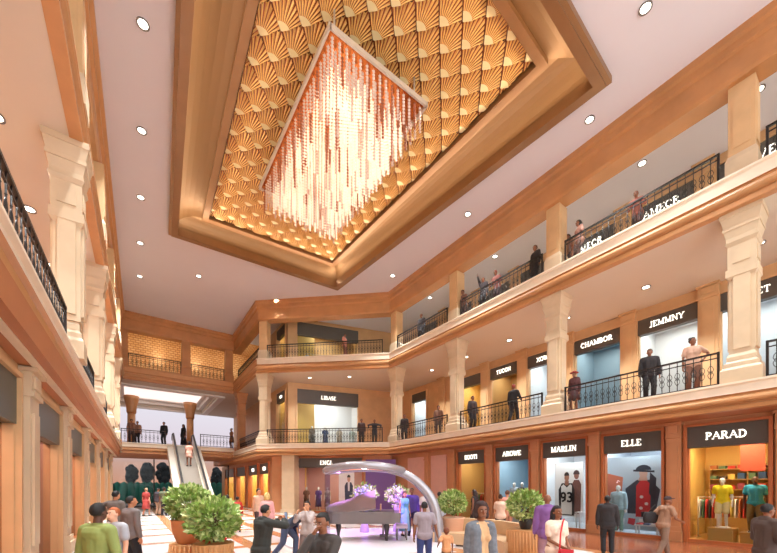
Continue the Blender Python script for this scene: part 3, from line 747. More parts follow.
for k in range(4):
    a, b = CY[k]+6+.5, CY[k+1]+6-.5
    railing(R_, a, b, -.25, Z1, 'black iron railing on the first right gallery, '+bayw[k], 'railings along the right galleries')
    railing(R_, a, b, -.25, Z2, 'black iron railing on the second right gallery, '+bayw[k], 'railings along the right galleries')
for z, nm in ((Z1,'first'),(Z2,'second')):
    railing(C_, .55, C_.len-.55, -.25, z, 'long black iron railing on the %s gallery corner' % nm, 'railings along the right galleries')
    railing(T_, .6, T_.len-.3, -.25, z, 'short black iron railing on the %s gallery return side' % nm, 'railings along the right galleries')
for k,(a,b) in enumerate([(5.8,11.7),(11.7,17.5),(17.5,23.3),(23.3,29.1),(29.1,33.4)]):
    railing(L_, sL(b-.5), sL(a+.5), -.06, Z1, 'black iron railing on the first left gallery, %s bay from the camera' % ORD[k], 'railings along the left gallery', .24)
railing(L_, sL(5.3), sL(2.0), -.06, Z1, 'black iron railing on the first left gallery, closest to the camera', 'railings along the left gallery')
railing(B_, .05, 2.7, -.25, Z1+.32, 'black iron railing on the far bridge, right of the escalator', 'railings along the far bridge', .26)
railing(B_, 5.2, B_.len-.05, -.25, Z1+.32, 'black iron railing on the far bridge, left of the escalator', 'railings along the far bridge', .26)
railing(B_, .8, 3.4, -.25, Z2, 'black iron railing of the upper far bridge, right opening', 'railings along the far bridge', .26)
railing(B_, 4.1, B_.len-.5, -.25, Z2, 'black iron railing of the upper far bridge, left opening', 'railings along the far bridge', .26)

# ------------------------------------------------------------------ downlights
RIM = mat('downlight_rim', (120,112,108), .4, metal=.6)
BULB = mat('downlight_lens', (255,250,240), .4, emit=(255,246,232), es=6.0)
DLP = []
def downlight(x, y, z, label, group, watt=1.0):
    t = thing('downlight', label, 'ceiling light', (x,y,z), 0, group)
    if not DLP:
        mb = MB(); pr = [(.125,.0),(.165,.0),(.165,-.035),(.125,-.02)]
        vs = []; 
        for i in range(4): ring(mb, [(pr[i][0]*math.cos(2*PI*k/20), pr[i][0]*math.sin(2*PI*k/20)) for k in range(20)], pr[i][1], [(pr[(i+1)%4][0]*math.cos(2*PI*k/20), pr[(i+1)%4][0]*math.sin(2*PI*k/20)) for k in range(20)], pr[(i+1)%4][1])
        DLP.append(mb.build('rim', RIM, t))
        mb = MB(); mb.lathe((0,0,0), [(.125,-.004),(.125,-.016)], 20, sm=False); DLP.append(mb.build('lens', BULB, t))
    else:
        for o in DLP: copy_part(o, t)
    if watt: lamp('AREA', (0,0,-.05), DOWNLIGHT_W*watt, (.87,.94,.96), t, .28, spread=math.radians(100 if z < ZC else 78))
for k,Y in enumerate((4.9, 8.8, 12.6, 16.4, 20.2, 24.0, 27.8)): downlight(.28+.012*(Y-12), Y, ZC, 'recessed downlight in the main ceiling left of the coffer, %s from the camera' % ORD[k], 'main ceiling downlights', 1.25 if Y < 18 else 3.2)
for k,(X,Y) in enumerate(((13.6,6.4),(13.45,12.1),(13.5,18.4))): downlight(X, Y, ZC, 'recessed downlight in the main ceiling right of the coffer, %s from the camera' % ORD[k], 'main ceiling downlights', 1.25)
downlight(11.7, 4.0, ZC, 'recessed downlight in the main ceiling at the near right corner of the coffer', 'main ceiling downlights', 1.25)
for k,X in enumerate((3.5, 8.5)): downlight(X, 25.6, ZC, 'recessed downlight in the main ceiling beyond the coffer, %s from the left' % ORD[k], 'main ceiling downlights', 3.6)
for k,Y in enumerate((2.6,5.9,9.2,12.5,15.7,18.9)): downlight(17.3, Y, S2, 'recessed downlight over the first right gallery, %s from the camera' % ORD[k], 'first gallery downlights', 1.1)
for k,Y in enumerate((2.6,6.0,9.7,13.4,16.3,19.0)): downlight(17.2, Y, ZC, 'recessed downlight over the second right gallery, %s from the camera' % ORD[k], 'second gallery downlights', 1.2)
for k,(X,Y) in enumerate(((13.3,23.6),(11.0,25.6))):
    downlight(X, Y, S2, 'recessed downlight over the first gallery corner, %s from the right' % ORD[k], 'first gallery downlights', .8); downlight(X, Y, ZC, 'recessed downlight over the second gallery corner, %s from the right' % ORD[k], 'second gallery downlights', .5)
for k,Y in enumerate((8.3,11.6,14.9,18.2,21.5,24.8)): downlight(-2.45, Y, S2, 'recessed downlight over the first left gallery, %s from the camera' % ORD[k], 'left gallery downlights', .8)

# ------------------------------------------------------------------ chandelier
CX0, CX1, CY0, CY1 = 4.65, 8.35, 9.4, 16.3
ZT = ZC-.15
ch = thing('chandelier', 'huge rectangular crystal chandelier of glowing bead strands hung from the golden coffer', 'chandelier', ((CX0+CX1)/2,(CY0+CY1)/2,ZT))
hx, hy = (CX1-CX0)/2, (CY1-CY0)/2
SILV = mat('polished_nickel', (226,220,210), .35, metal=.5)
mb = MB()
for s in (-1,1): mb.box((s*hx-.035,-hy-.035,-.06),(s*hx+.035,hy+.035,.1)); mb.box((-hx,s*hy-.035,-.06),(hx,s*hy+.035,.1))
mb.build('frame', SILV, ch)
mb = MB(); mb.box((-hx+.05,-hy+.05,.03),(hx-.05,hy-.05,.07)); mb.build('base_plate', mat('mirror_copper_plate', (214,130,72), .25, metal=.8), ch)
for sx_ in (-1,1):
    for sy_ in (-1,1):
        mb = MB(); mb.tube([(sx_*(hx-.3),sy_*(hy-.3),.05),(sx_*(hx-.3),sy_*(hy-.3),1.1)], .03); mb.build('suspension_rod', SILV, ch)
CRY = mat('smoky_crystal', (236,214,200), .12, metal=.2, spec=.8)
CRYL = mat('lit_crystal', (255,236,214), .2, emit=(255,232,208), es=.5)
CRYD = mat('amber_crystal', (176,104,72), .15, metal=.3, spec=.8)
def strand(mb, x, y, z0, n, sz, mi):
    for k in range(n):
        z = z0-k*.115; r = sz
        mb.add([(x,y,z),(x+r,y,z-.05),(x,y+r,z-.05),(x-r,y,z-.05),(x,y-r,z-.05),(x,y,z-.105)], [(0,1,2),(0,2,3),(0,3,4),(0,4,1),(5,2,1),(5,3,2),(5,4,3),(5,1,4)], mi)
    mb.box((x-.006,y-.006,z0-n*.115),(x+.006,y+.006,z0+.04), mi)
nx, ny = 15, 26; rest = MB(); allst = []
rs = random.Random(3)
for i in range(nx):
    for j in range(ny):
        x = -hx+.16+i*(2*hx-.32)/(nx-1); y = -hy+.16+j*(2*hy-.32)/(ny-1)
        e_ = min(i, nx-1-i, (j)*.8, (ny-1-j)*.8)
        n = 9 if e_ < 1 else 12 if e_ < 2.5 else 15 if e_ < 4.5 else 18
        n += rs.randint(-1,1)
        outer = e_ < 1
        allst.append((math.hypot(x+hx*.6, y+hy), x, y, n, outer, rs.random()))
allst.sort()
front = [a for a in allst if a[4]][:40]+[a for a in allst if not a[4]][:60]
for a in allst:
    _, x, y, n, outer, q = a
    mi = (0 if q < .6 else 2) if outer else (1 if q < .74 else 0 if q < .92 else 2)
    if a in front:
        mb = MB(); strand(mb, x, y, -.02, n, .058, mi); mb.build('crystal_strand', [CRY,CRYL,CRYD], ch)
    else: strand(rest, x, y, -.02, n, .058, mi)
o = rest.build('crystal_strands', [CRY,CRYL,CRYD], ch); o['kind'] = 'stuff'
for j in (-.66,0,.66):
    for i in (-.4,.4): lamp('POINT', (i*hx,j*hy,-.75), CHANDELIER_W/6, (1,.92,.8), ch, .5)

# ------------------------------------------------------------------ escalator
STEEL = mat('brushed_champagne_steel', (206,192,176), .35, metal=.35)
es = thing('escalator', 'champagne steel escalator rising to the far bridge', 'escalator', (3.55,26.0,0))
ZB = Z1+.3; RUN = 8.2; ang = math.atan2(ZB, RUN)
def inc(y): return max(0, min(ZB, y/RUN*ZB))
for s in (-1,1):
    x0, x1 = s*1.18, s*.62
    mb = MB()
    prof = [(-1.0,-.0),(0,0),(RUN,ZB-.6),(RUN+.4,ZB-.6),(RUN+.4,ZB+.1),(RUN,ZB+.12),(0,.42),(-1.0,.36)]
    a = [(x0,y,z) for y,z in prof]; b = [(x1,y,z) for y,z in prof]; n = len(prof)
    mb.add(a+b, [tuple(range(n)), tuple(range(2*n-1,n-1,-1))]+[(i,(i+1)%n,n+(i+1)%n,n+i) for i in range(n)]); mb.build('side_cladding', STEEL, es)
    xm = s*.72; mb = MB(); up = .95
    prof = [(-1.0,.3),(0,.36),(RUN,ZB+.08),(RUN+.5,ZB+.1),(RUN+.5,ZB+up),(RUN,ZB+up),(0,up+.1),(-1.0,up)]
    a = [(xm-.03,y,z) for y,z in prof]; b = [(xm+.03,y,z) for y,z in prof]
    mb.add(a+b, [tuple(range(n)), tuple(range(2*n-1,n-1,-1))]+[(i,(i+1)%n,n+(i+1)%n,n+i) for i in range(n)]); mb.build('balustrade', mat('pale_balustrade', (226,214,200), .3, metal=.1), es)
    mb = MB(); mb.tube([(xm,-.9,.35),(xm,-1.2,.5),(xm,-1.25,.75),(xm,-1.0,up+.02),(xm,0,up+.12),(xm,RUN,ZB+up+.02),(xm,RUN+.6,ZB+up),(xm,RUN+.8,ZB+.75),(xm,RUN+.7,ZB+.5)], .07, 8); mb.build('handrail', mat('black_rubber', (36,32,32), .5), es)
mb = MB(); N = 26
for k in range(N):
    y0 = RUN*k/N; z = ZB*(k+1)/N; mb.box((-.62,y0,z-.5 if z > .5 else 0),(.62,y0+RUN/N,z))
    for q in range(9): mb.box((-.56+q*.14-.02,y0,z),(-.56+q*.14+.02,y0+RUN/N,z+.012))
mb.build('steps', mat('step_grey', (176,164,152), .4, metal=.4), es)

# ------------------------------------------------------------------ planting
LEAF = mat('glossy_leaf', (140,166,84), .45, var=.3, scale=8); LEAF2 = mat('light_leaf', (206,216,150), .45, var=.25, scale=8); BARK = mat('bark', (96,74,52), .8)
def foliage(r, n, seed, flat=1.0, size=.11):
    mb = MB(); rr = random.Random(seed)
    for k in range(n):
        d = Vector((rr.gauss(0,1), rr.gauss(0,1), rr.gauss(0,1)*.9)).normalized(); p = d*r*(.35+.65*rr.random()**.4); p.z *= flat
        ax = (d+Vector((rr.uniform(-.7,.7),rr.uniform(-.7,.7),rr.uniform(-.2,.8)))).normalized(); sd = ax.cross(Vector((rr.gauss(0,1),rr.gauss(0,1),rr.gauss(0,1)))).normalized(); nn = ax.cross(sd)
        L = size*rr.uniform(.7,1.35); w = L*.3
        mb.add([p, p+ax*L*.5+sd*w+nn*.01, p+ax*L, p+ax*L*.5-sd*w+nn*.01], [(0,1,2,3)], 1 if rr.random() < .35 else 0)
    return mb
def shrub(x, y, zc, r, label, seed, n=1100, flat=.85, trunk=True, size=.12, z0=0.0):
    t = thing('potted_shrub', label, 'potted plant', (x,y,z0), 0, 'leafy shrubs in planters')
    o = foliage(r, n, seed, flat, size).build('foliage', [LEAF,LEAF2], t); o.location = (0,0,zc-z0)
    mb = MB(); rr = random.Random(seed)
    for k in range(5): mb.tube([(0,0,zc-z0-r*flat*1.15),(rr.uniform(-.08,.08),rr.uniform(-.08,.08),zc-z0-r*.5),(rr.uniform(-.3,.3)*r*2,rr.uniform(-.3,.3)*r*2,zc-z0+r*.3)], [.022,.018,.008], 6)
    mb.build('stem', BARK, t)
    return t
TERRA = mat('terracotta_pot', (206,140,92), .5, var=.08); RIB = mat('ribbed_oak', (206,150,96), .5, var=.1)
def pot(t, z0, z1, r0, r1, m, ribs=0, name='pot'):
    mb = MB(); H = z1-z0
    mb.lathe((0,0,0), [(r0*.92,z0),(r0,z0+.03),((r0+r1)/2*1.08,z0+H*.5),(r1,z1-.04),(r1*1.04,z1),(r1*.9,z1),(r1*.88,z1-.06)], 24)
    for k in range(ribs):
        a = 2*PI*k/ribs; mb.tube([(r0*math.cos(a),r0*math.sin(a),z0+.01),((r0+r1)/2*1.08*math.cos(a),(r0+r1)/2*1.08*math.sin(a),z0+H*.5),(r1*math.cos(a),r1*math.sin(a),z1-.01)], .018, 6)
    return mb.build(name, m, t)
x, y = at(189, 7.6); t = shrub(x, y, 1.56, .40, 'leafy shrub in a round terracotta pot on the left, taller of the pair', 1, 1300); pot(t, .72, 1.22, .24, .34, TERRA); pot(t, 0, .72, .34, .36, RIB, 26, 'ribbed_base')
x, y = at(213, 6.7); t = shrub(x, y, 1.30, .43, 'leafy shrub in a ribbed wooden pot on the left, shorter of the pair', 2, 1400); pot(t, 0, .86, .26, .34, RIB, 26)
x, y = at(452, 12.4); t = shrub(x, y, 1.38, .45, 'leafy shrub in a blush planter beside the end of the curved bench', 3, 1000); pot(t, 0, .86, .3, .42, mat('blush_pot', (222,170,140), .5), 0)
x, y = at(525, 9.6); t = shrub(x, y, 1.42, .42, 'leafy shrub in a black pot on the ribbed end of the curved bench', 4, 1000, z0=.78); pot(t, 0, .28, .13, .18, mat('black_pot', (34,32,34), .4), 0)
# curved bench with backrest
bp = [at(436,12.3), at(462,12.0), at(490,11.4), at(512,10.4), at(524,9.6)]
bp = [Vector(p) for p in bp]
bc = bp[2]
t = thing('curved_bench', 'long curved tan bench with stepped back, sweeping round the stage on the right', 'bench', (bc.x,bc.y,0))
def sweep_path(pts, prof):
    mb = MB(); n = len(prof); rows = []
    for i,p in enumerate(pts):
        d = (pts[min(i+1,len(pts)-1)]-pts[max(i-1,0)]).normalized(); nn = Vector((-d.y,d.x)); rows.append([(p.x+nn.x*a-bc.x, p.y+nn.y*a-bc.y, z) for a,z in prof])
    vs = [q for r in rows for q in r]; fs = [(i*n+k, i*n+(k+1)%n, (i+1)*n+(k+1)%n, (i+1)*n+k) for i in range(len(pts)-1) for k in range(n)]
    fs += [tuple(range(n)), tuple((len(pts)-1)*n+k for k in range(n))]
    mb.add(vs, fs); return mb
fine = []
for i in range(len(bp)-1):
    for k in range(6): fine.append(bp[i].lerp(bp[i+1], k/6))
fine.append(bp[-1])
for _ in range(6): fine = [fine[0]]+[(fine[i-1]+fine[i]*2+fine[i+1])/4 for i in range(1,len(fine)-1)]+[fine[-1]]
SAND = mat('sand_stone_bench', (206,172,134), .5, var=.06)
sweep_path(fine, [(-.55,.06),(.2,.06),(.2,.42),(-.55,.42)]).build('seat', SAND, t)
sweep_path(fine, [(.2,0),(.42,0),(.42,.84),(.2,.84)]).build('backrest', SAND, t)
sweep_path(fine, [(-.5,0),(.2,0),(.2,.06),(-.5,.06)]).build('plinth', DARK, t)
mb = MB(); x, y = bp[-1]-bc
mb.lathe((x,y,0), [(.42,0),(.44,.03),(.44,.74),(.46,.78),(.4,.78)], 28)
for k in range(36): a = 2*PI*k/36; mb.tube([(x+.445*math.cos(a),y+.445*math.sin(a),.02),(x+.445*math.cos(a),y+.445*math.sin(a),.74)], .016, 5)
mb.build('ribbed_end', RIB, t)

# ------------------------------------------------------------------ stage, piano, arch
sx0, sy0 = at(372, 13.0)
t = thing('round_stage', 'low round white stage under the grand piano', 'stage', (sx0,sy0,0))
mb = MB(); mb.lathe((0,0,0), [(3.1,0),(3.1,.07),(3.0,.09),(2.9,.1)], 64, sm=False); mb.build('platform', mat('glossy_white_stage', (240,232,236), .2), t)
GREY = mat('lacquered_warm_grey', (116,108,108), .25, coat=.3); GREYD = mat('dark_piano_inside', (52,44,44), .4)
px_, py_ = at(362, 12.6)
pn = thing('grand_piano', 'lacquered grey grand piano with raised lid on the round stage', 'piano', (px_,py_,.1), -YAW)
# outline: keyboard at +x, bass side straight towards the viewer (-y)
outl = [(1.1,-.72),(1.1,.72),(.7,.74),(.25,.66),(-.15,.42),(-.5,.22),(-.85,.12),(-1.1,-.02),(-1.2,-.28),(-1.14,-.55),(-.95,-.7),(-.7,-.74)]
mb = MB(); mb.prism(outl, .62, .98, 0, 1)
mb.build('case', [GREY, GREYD], pn)
mb = MB(); mb.prism([(x*1.02,y*1.03) for x,y in outl], .58, .62); mb.prism([(x*1.01,y*1.02) for x,y in outl], .94, .975); mb.build('case_moulding', GREY, pn)
mb = MB(); lid = [p for p in outl if p[0] < .8]+[(.55,-.74),(.55,.7)]
lid = [(.5,-.74),(.5,.70),(.25,.66),(-.15,.42),(-.5,.22),(-.85,.12),(-1.1,-.02),(-1.2,-.28),(-1.14,-.55),(-.95,-.7),(-.7,-.74)]
mb.prism([(x,y+.74) for x,y in lid], 0, .035); o = mb.build('lid', GREY, pn); o.location = (0,-.74,1.0); o.rotation_euler = (math.radians(24), math.radians(-7), 0)
mb = MB(); mb.tube([(-.1,.3,.98),(-.14,.1,1.36)], .014); mb.build('lid_prop', IRON, pn)
mb = MB(); mb.box((1.0,-.66,.7),(1.26,.66,.76)); mb.box((1.0,-.72,.62),(1.3,.72,.7)); 
for s in (-1,1): mb.box((1.0,s*.72-.06,.62),(1.3,s*.72+.06,.94))
kb = mb.build('keyboard_bed', GREY, pn)
mb = MB(); mb.box((1.04,-.62,.76),(1.2,.62,.78)); mb.build('white_keys', WHITE, kb)
mb = MB()
for k in range(36):
    if k%7 not in (2,6): mb.box((1.04,-.6+k*.0335,.78),(1.13,-.6+k*.0335+.014,.792))
mb.build('black_keys', IRON, kb)
mb = MB(); mb.box((.62,-.35,1.0),(.66,.35,1.2)); mb.build('music_stand', mat('tan_music_stand', (196,150,112), .5), pn)
for x,y in ((.85,-.5),(.85,.5),(-.8,-.3)):
    mb = MB(); mb.lathe((x,y,0), [(.05,0),(.05,.05),(.07,.08),(.045,.14),(.05,.2),(.085,.38),(.1,.5),(.07,.56),(.11,.6),(.11,.62)], 14); mb.build('leg', GREYD, pn)
mb = MB(); mb.tube([(.72,-.1,.12),(.72,-.1,.6)], .03); mb.tube([(.72,.1,.12),(.72,.1,.6)], .03); mb.box((.6,-.18,.06),(.8,.18,.13)); mb.build('pedal_lyre', GREY, pn)
bx, by = at(401, 12.5)
t = thing('piano_stool', 'low padded grey piano stool beside the keyboard', 'stool', (bx,by,.1), -YAW)
mb = MB(); mb.box((-.2,-.36,.4),(.2,.36,.5)); mb.build('seat', mat('lilac_padded_seat', (186,164,182), .6), t)
for x in (-.16,.16):
    for y in (-.3,.3): mb = MB(); mb.lathe((x,y,0), [(.025,0),(.03,.05),(.045,.2),(.03,.32),(.045,.4)], 10); mb.build('leg', GREY, t)
# arch
ARCH = mat('pearl_silver_shell', (168,164,170), .25, metal=.5)
ax_, ay_ = at(385, 12.0)
ar = thing('stage_arch', 'silver ribbon arch with a leaf shaped canopy curving over the piano', 'stage canopy', (ax_,ay_,0), -YAW)
sc_ = 12.0/360
def AP(px, py): return ((px-385)*sc_, EYE+(487-py)*sc_)
pts = [AP(*p) for p in ((438,550),(438,535),(437,520),(433,503),(426,491),(415,480),(402,472.5),(388,469.5))]
mb = MB(); vs = []; fs = []; n = 12
spts = [Vector((x,z)) for x,z in pts]
fine2 = []
for i in range(len(spts)-1):
    for k in range(4): fine2.append(spts[i].lerp(spts[i+1], k/4))
fine2.append(spts[-1])
for _ in range(4): fine2 = [fine2[0]]+[(fine2[i-1]+fine2[i]*2+fine2[i+1])/4 for i in range(1,len(fine2)-1)]+[fine2[-1]]
for i,p in enumerate(fine2):
    d = (fine2[min(i+1,len(fine2)-1)]-fine2[max(i-1,0)]).normalized(); nn = Vector((-d.y,d.x)); q = i/(len(fine2)-1)
    wy, wn = .34-.06*q, .19-.06*q
    for k in range(n):
        a = 2*PI*k/n; u = math.copysign(abs(math.cos(a))**.6, math.cos(a))*wn; v = math.copysign(abs(math.sin(a))**.6, math.sin(a))*wy
        vs.append((p.x+nn.x*u, v, max(0,p.y+nn.y*u)))
for i in range(len(fine2)-1):
    for k in range(n): fs.append((i*n+k, i*n+(k+1)%n, (i+1)*n+(k+1)%n, (i+1)*n+k))
fs += [tuple(range(n)), tuple((len(fine2)-1)*n+k for k in range(n))]
mb.add(vs, fs, 0, True); mb.build('curved_leg', ARCH, ar)
cx, cz = AP(364, 469)
mb = MB(); loop = [(cx+1.27*math.cos(2*PI*k/48)*(1.0), 1.05*math.sin(2*PI*k/48), cz-.07*math.cos(4*PI*k/48)) for k in range(48)]
mb.tube(loop, .125, 10, closed=True); mb.build('canopy_rim', ARCH, ar)
mb = MB(); m_ = len(loop); top = [(x,y,z+.03) for x,y,z in loop]
vs = top+[(cx,0,cz+.06)]+[(x*1+0,y,z-.03) for x,y,z in loop]+[(cx,0,cz+.0)]
mb.add(vs, [(k,(k+1)%m_,m_) for k in range(m_)], 0, True); mb.add(vs, [(m_+1+k,m_+1+(k+1)%m_,2*m_+1) for k in range(m_)], 1, True)
mb.build('canopy_panel', [mat('aqua_glass_canopy', (150,200,206), .2, metal=.2), mat('coral_canopy_lining', (236,130,84), .4)], ar)
x0, z0 = AP(327, 470)
mb = MB(); mb.box((x0-.015,-.45,.0),(x0+.015,.45,z0-.03)); mb.build('glass_screen', glass_mat('arch_glass', (225,226,240), .2), ar)
lamp('SPOT', (cx+.6,.6,cz-.1), 620, (.5,.22,1), ar, .08, (math.radians(40),0,0), spot=math.radians(95))
lamp('SPOT', (cx-.9,.5,cz-.1), 300, (.7,.3,1), ar, .08, (math.radians(38),0,math.radians(15)), spot=math.radians(95))
lamp('POINT', (cx,0,cz-.25), 22, (1,.86,.9), ar, .12)
# flower arrangements
def flowers(x, y, H, label, cols, seed):
    t = thing('flower_arrangement', label, 'flowers', (x,y,.1), 0, 'flower arrangements behind the piano')
    rr = random.Random(seed)
    mb = MB(); mb.lathe((0,0,0), [(.18,0),(.2,.05),(.12,.4),(.15,.8),(.24,H-.5)], 16); mb.build('vase', mat('lilac_vase', (196,176,206), .3), t)
    mb = MB()
    for k in range(130):
        d = Vector((rr.gauss(0,1),rr.gauss(0,1),rr.gauss(0,1))).normalized(); p = d*.42*rr.random()**.3; mb.ball((p.x,p.y,H-.15+p.z*.95), rr.uniform(.04,.075), rr.randrange(len(cols)), seg=7, rings=4)
    mb.build('blossoms', cols, t)
    o = foliage(.46, 220, seed+5, .95, .14).build('leaves', [LEAF,LEAF2], t); o.location = (0,0,H-.15)
FB = [mat('pale_blue_petals',(170,186,222),.6), mat('white_petals',(236,234,240),.6), mat('lilac_petals',(196,170,220),.6)]
x, y = at(364, 14.4); flowers(x, y, 1.65, 'tall blue and white flower arrangement in the middle of the stage behind the piano lid', FB, 11)
x, y = at(397, 14.6); flowers(x, y, 1.6, 'tall white and lilac flower arrangement at the keyboard end of the stage', [FB[1],FB[2],mat('cream_petals',(238,224,196),.6)], 12)

# ------------------------------------------------------------------ people
QUEUE = []
def remesh_later(mb, name, m, parent, vox, it=4):
    o = mb.build(name, m, parent)
    md = o.modifiers.new('r', 'REMESH'); md.mode = 'VOXEL'; md.voxel_size = vox; md.use_smooth_shade = True
    sm = o.modifiers.new('s', 'SMOOTH'); sm.iterations = it; sm.factor = .5
    QUEUE.append(o); return o
def flush():
    dg = bpy.context.evaluated_depsgraph_get(); dg.update()
    new = [(o, bpy.data.meshes.new_from_object(o.evaluated_get(dg))) for o in QUEUE]
    for o, me in new:
        o.modifiers.clear(); o.data = me; me.polygons.foreach_set('use_smooth', [True]*len(me.polygons))
    QUEUE.clear()
def bend(a, t, l1, l2, pole):
    a = Vector(a); t = Vector(t); d = t-a; L = d.length
    if L > (l1+l2)*.995: t = a+d*((l1+l2)*.995/L); d = t-a; L = d.length
    x = (l1*l1-l2*l2+L*L)/(2*L); h = math.sqrt(max(0, l1*l1-x*x)); u = d.normalized()
    p = Vector(pole); p = (p-u*p.dot(u))
    p = p.normalized() if p.length > 1e-6 else Vector((0,-1,0))
    return a+u*x+p*h, t
SK = {'fair': (232,180,150), 'tan': (196,136,100), 'brown': (134,84,58), 'dark': (88,54,40), 'plastic': (236,228,220)}
def cloth(c): return mat('cloth_%d_%d_%d' % c, c, .8, var=.08, scale=9)
def person(label, pos, face, H=1.72, skin='brown', top='long', tc=(90,90,90), bottom='pants', bc=(40,40,50), hair='short', hc=(24,18,16), female=False,
           lh=None, rh=None, lf=None, rf=None, lean=0, pz=None, hyaw=0, hpitch=0, near=0, sc=(30,26,26), name='person', cat='person', group=None, elbow=(0,-1,-.3), hem=.55, extra=None):
    k = H/1.72; t = thing(name, label, cat, (pos[0],pos[1],pos[2] if len(pos) > 2 else 0), -YAW-math.radians(face), group)
    skm = mat('skin_'+skin, SK[skin], .55 if skin != 'plastic' else .3)
    vox = {0: .019, 1: .013, 2: .0095}[near]*1.0
    PZ = .93 if pz is None else pz
    Rm = Matrix.Rotation(-math.radians(lean), 3, 'X')
    def tor(x, y, z): v = Rm @ Vector((x, y, z-.93)); return Vector((v.x, v.y, v.z+PZ))
    sh_w = .165 if female else .188
    pose = {}
    for s, hand in ((-1, lh), (1, rh)):
        S = tor(s*sh_w, 0, 1.385)
        tgt = Vector(hand) if hand is not None else Vector((S.x+s*.07, S.y+.04, S.z-.54))
        pl = Vector((s*.55+elbow[0]*s, elbow[1], elbow[2]))
        E, Wr = bend(S, tgt, .285, .255, pl); pose[s] = (S, E, Wr)
    legs = {}
    for s, ft in ((-1, lf), (1, rf)):
        Hp = tor(s*.09, 0, .9); A = Vector(ft) if ft is not None else Vector((s*.1, 0, .075))
        Kn, A2 = bend(Hp, A, .425, .42, (s*.12, 1, .1)); legs[s] = (Hp, Kn, A2)
    Hc = tor(0, .025, 1.6)
    Hm = Rm @ Matrix.Rotation(math.radians(hyaw), 3, 'Z') @ Matrix.Rotation(math.radians(-hpitch), 3, 'X')
    hp = lambda x,y,z: Hc+Hm @ Vector((x,y,z))
    def sc3(v): return tuple(Vector(v)*k)
    def cap(mb, a, b, ra, rb=None, seg=12): mb.capsule(sc3(a), sc3(b), ra*k, (ra if rb is None else rb)*k, 0, seg)
    def torso(mb, e, zlo=.95):
        w = -.014 if female else 0
        cap(mb, tor(-.07,-.01,zlo), tor(.07,-.01,zlo), .112+e+(.01 if female else 0))
        for s in (-1,1):
            cap(mb, tor(s*.06,0,.98), tor(s*.05,.005,1.14), .1+e, .092+e+w)
            cap(mb, tor(s*.052,.005,1.12), tor(s*.082,0,1.31), .092+e+w, .1+e)
            if female: cap(mb, tor(s*.066,.058,1.255), tor(s*.064,.064,1.24), .05+e)
        cap(mb, tor(0,-.012,.98), tor(0,-.012,1.33), .098+e+w, .1+e)
        cap(mb, tor(-.06,-.02,1.33), tor(.06,-.02,1.33), .098+e)
        cap(mb, tor(-sh_w+.045,-.005,1.385), tor(sh_w-.045,-.005,1.385), .062+e)
        cap(mb, tor(0,-.01,1.38), tor(0,0,1.43), .075+e*.6, .058+e*.4)
    # the body: one continuous surface
    mb = MB(); torso(mb, 0)
    cap(mb, tor(0,-.005,1.40), tor(0,.012,1.53), .054, .05)
    mb.ball(sc3(hp(0,-.008,.022)), tuple(v*k for v in (.074,.094,.095)), 0, Hm, 16, 10)
    mb.ball(sc3(hp(0,.03,-.05)), tuple(v*k for v in (.054,.058,.062)), 0, Hm, 12, 8)
    cap(mb, hp(0,.088,.012), hp(0,.108,-.022), .009, .015, 8)
    for s in (-1,1):
        mb.ball(sc3(hp(s*.076,-.006,-.008)), tuple(v*k for v in (.014,.022,.032)), 0, Hm, 8, 6)
        S, E, Wr = pose[s]
        cap(mb, S, E, .05 if not female else .043, .04 if not female else .034); cap(mb, E, Wr, .04 if not female else .034, .028)
        d = (Wr-E).normalized(); sd = d.cross(Vector((s*1.0,.25,0))); sd = sd.normalized() if sd.length > .1 else Vector((0,1,0)); nn = d.cross(sd)
        if nn.x*s > 0: nn = -nn
        for q in (-.022, 0, .022): cap(mb, Wr+sd*q*.6, Wr+d*.085+sd*q, .019, .017, 8)
        for q, L in ((-.031,.062),(-.011,.078),(.011,.072),(.031,.055)):
            a = Wr+d*.088+sd*q; b = a+(d+nn*.3).normalized()*L*.55; c = b+(d*.7+nn*.9).normalized()*L*.5
            cap(mb, a, b, .0105, .0095, 7); cap(mb, b, c, .0095, .008, 7)
        a = Wr+d*.03-sd*s*.025*0+sd*.03; b = a+(d*.7+sd*.55+nn*.4).normalized()*.042; cap(mb, a, b, .013, .011, 7); cap(mb, b, b+(d+nn*.5).normalized()*.03, .011, .009, 7)
        Hp, Kn, A = legs[s]
        cap(mb, Hp, Kn, .088, .056); cap(mb, Kn, A, .055, .038); cap(mb, A+Vector((0,-.03,-.035)), A+Vector((s*.02,.13,-.045)), .036, .028, 8)
    remesh_later(mb, 'body', skm, t, vox*k, 3)
    # clothes
    e = .02 if near < 2 else .016
    if top:
        mb = MB(); jk = top in ('jacket','coat'); ee = e+(.014 if jk else 0)
        torso(mb, ee+.004, .905 if not jk else .87)
        if top == 'coat': 
            for s in (-1,1): cap(mb, tor(s*.06,0,.95), tor(s*.08,-.01,.66), .125, .13)
        for s in (-1,1):
            S, E, Wr = pose[s]; r0 = (.05 if not female else .043)+ee
            if top in ('long','jacket','coat'): cap(mb, S, E, r0, r0-.008); cap(mb, E, Wr-(Wr-E).normalized()*.02, r0-.008, .036+ee*.6)
            elif top == 'tee': cap(mb, S, S.lerp(E, .62), r0+.003, r0+.004)
            elif top == 'tank': pass
        if jk:
            cap(mb, tor(-.04,-.03,1.44), tor(.04,-.03,1.44), .07)
        remesh_later(mb, {'jacket':'jacket','coat':'coat'}.get(top,'shirt'), cloth(tc), t, vox*k, 7)
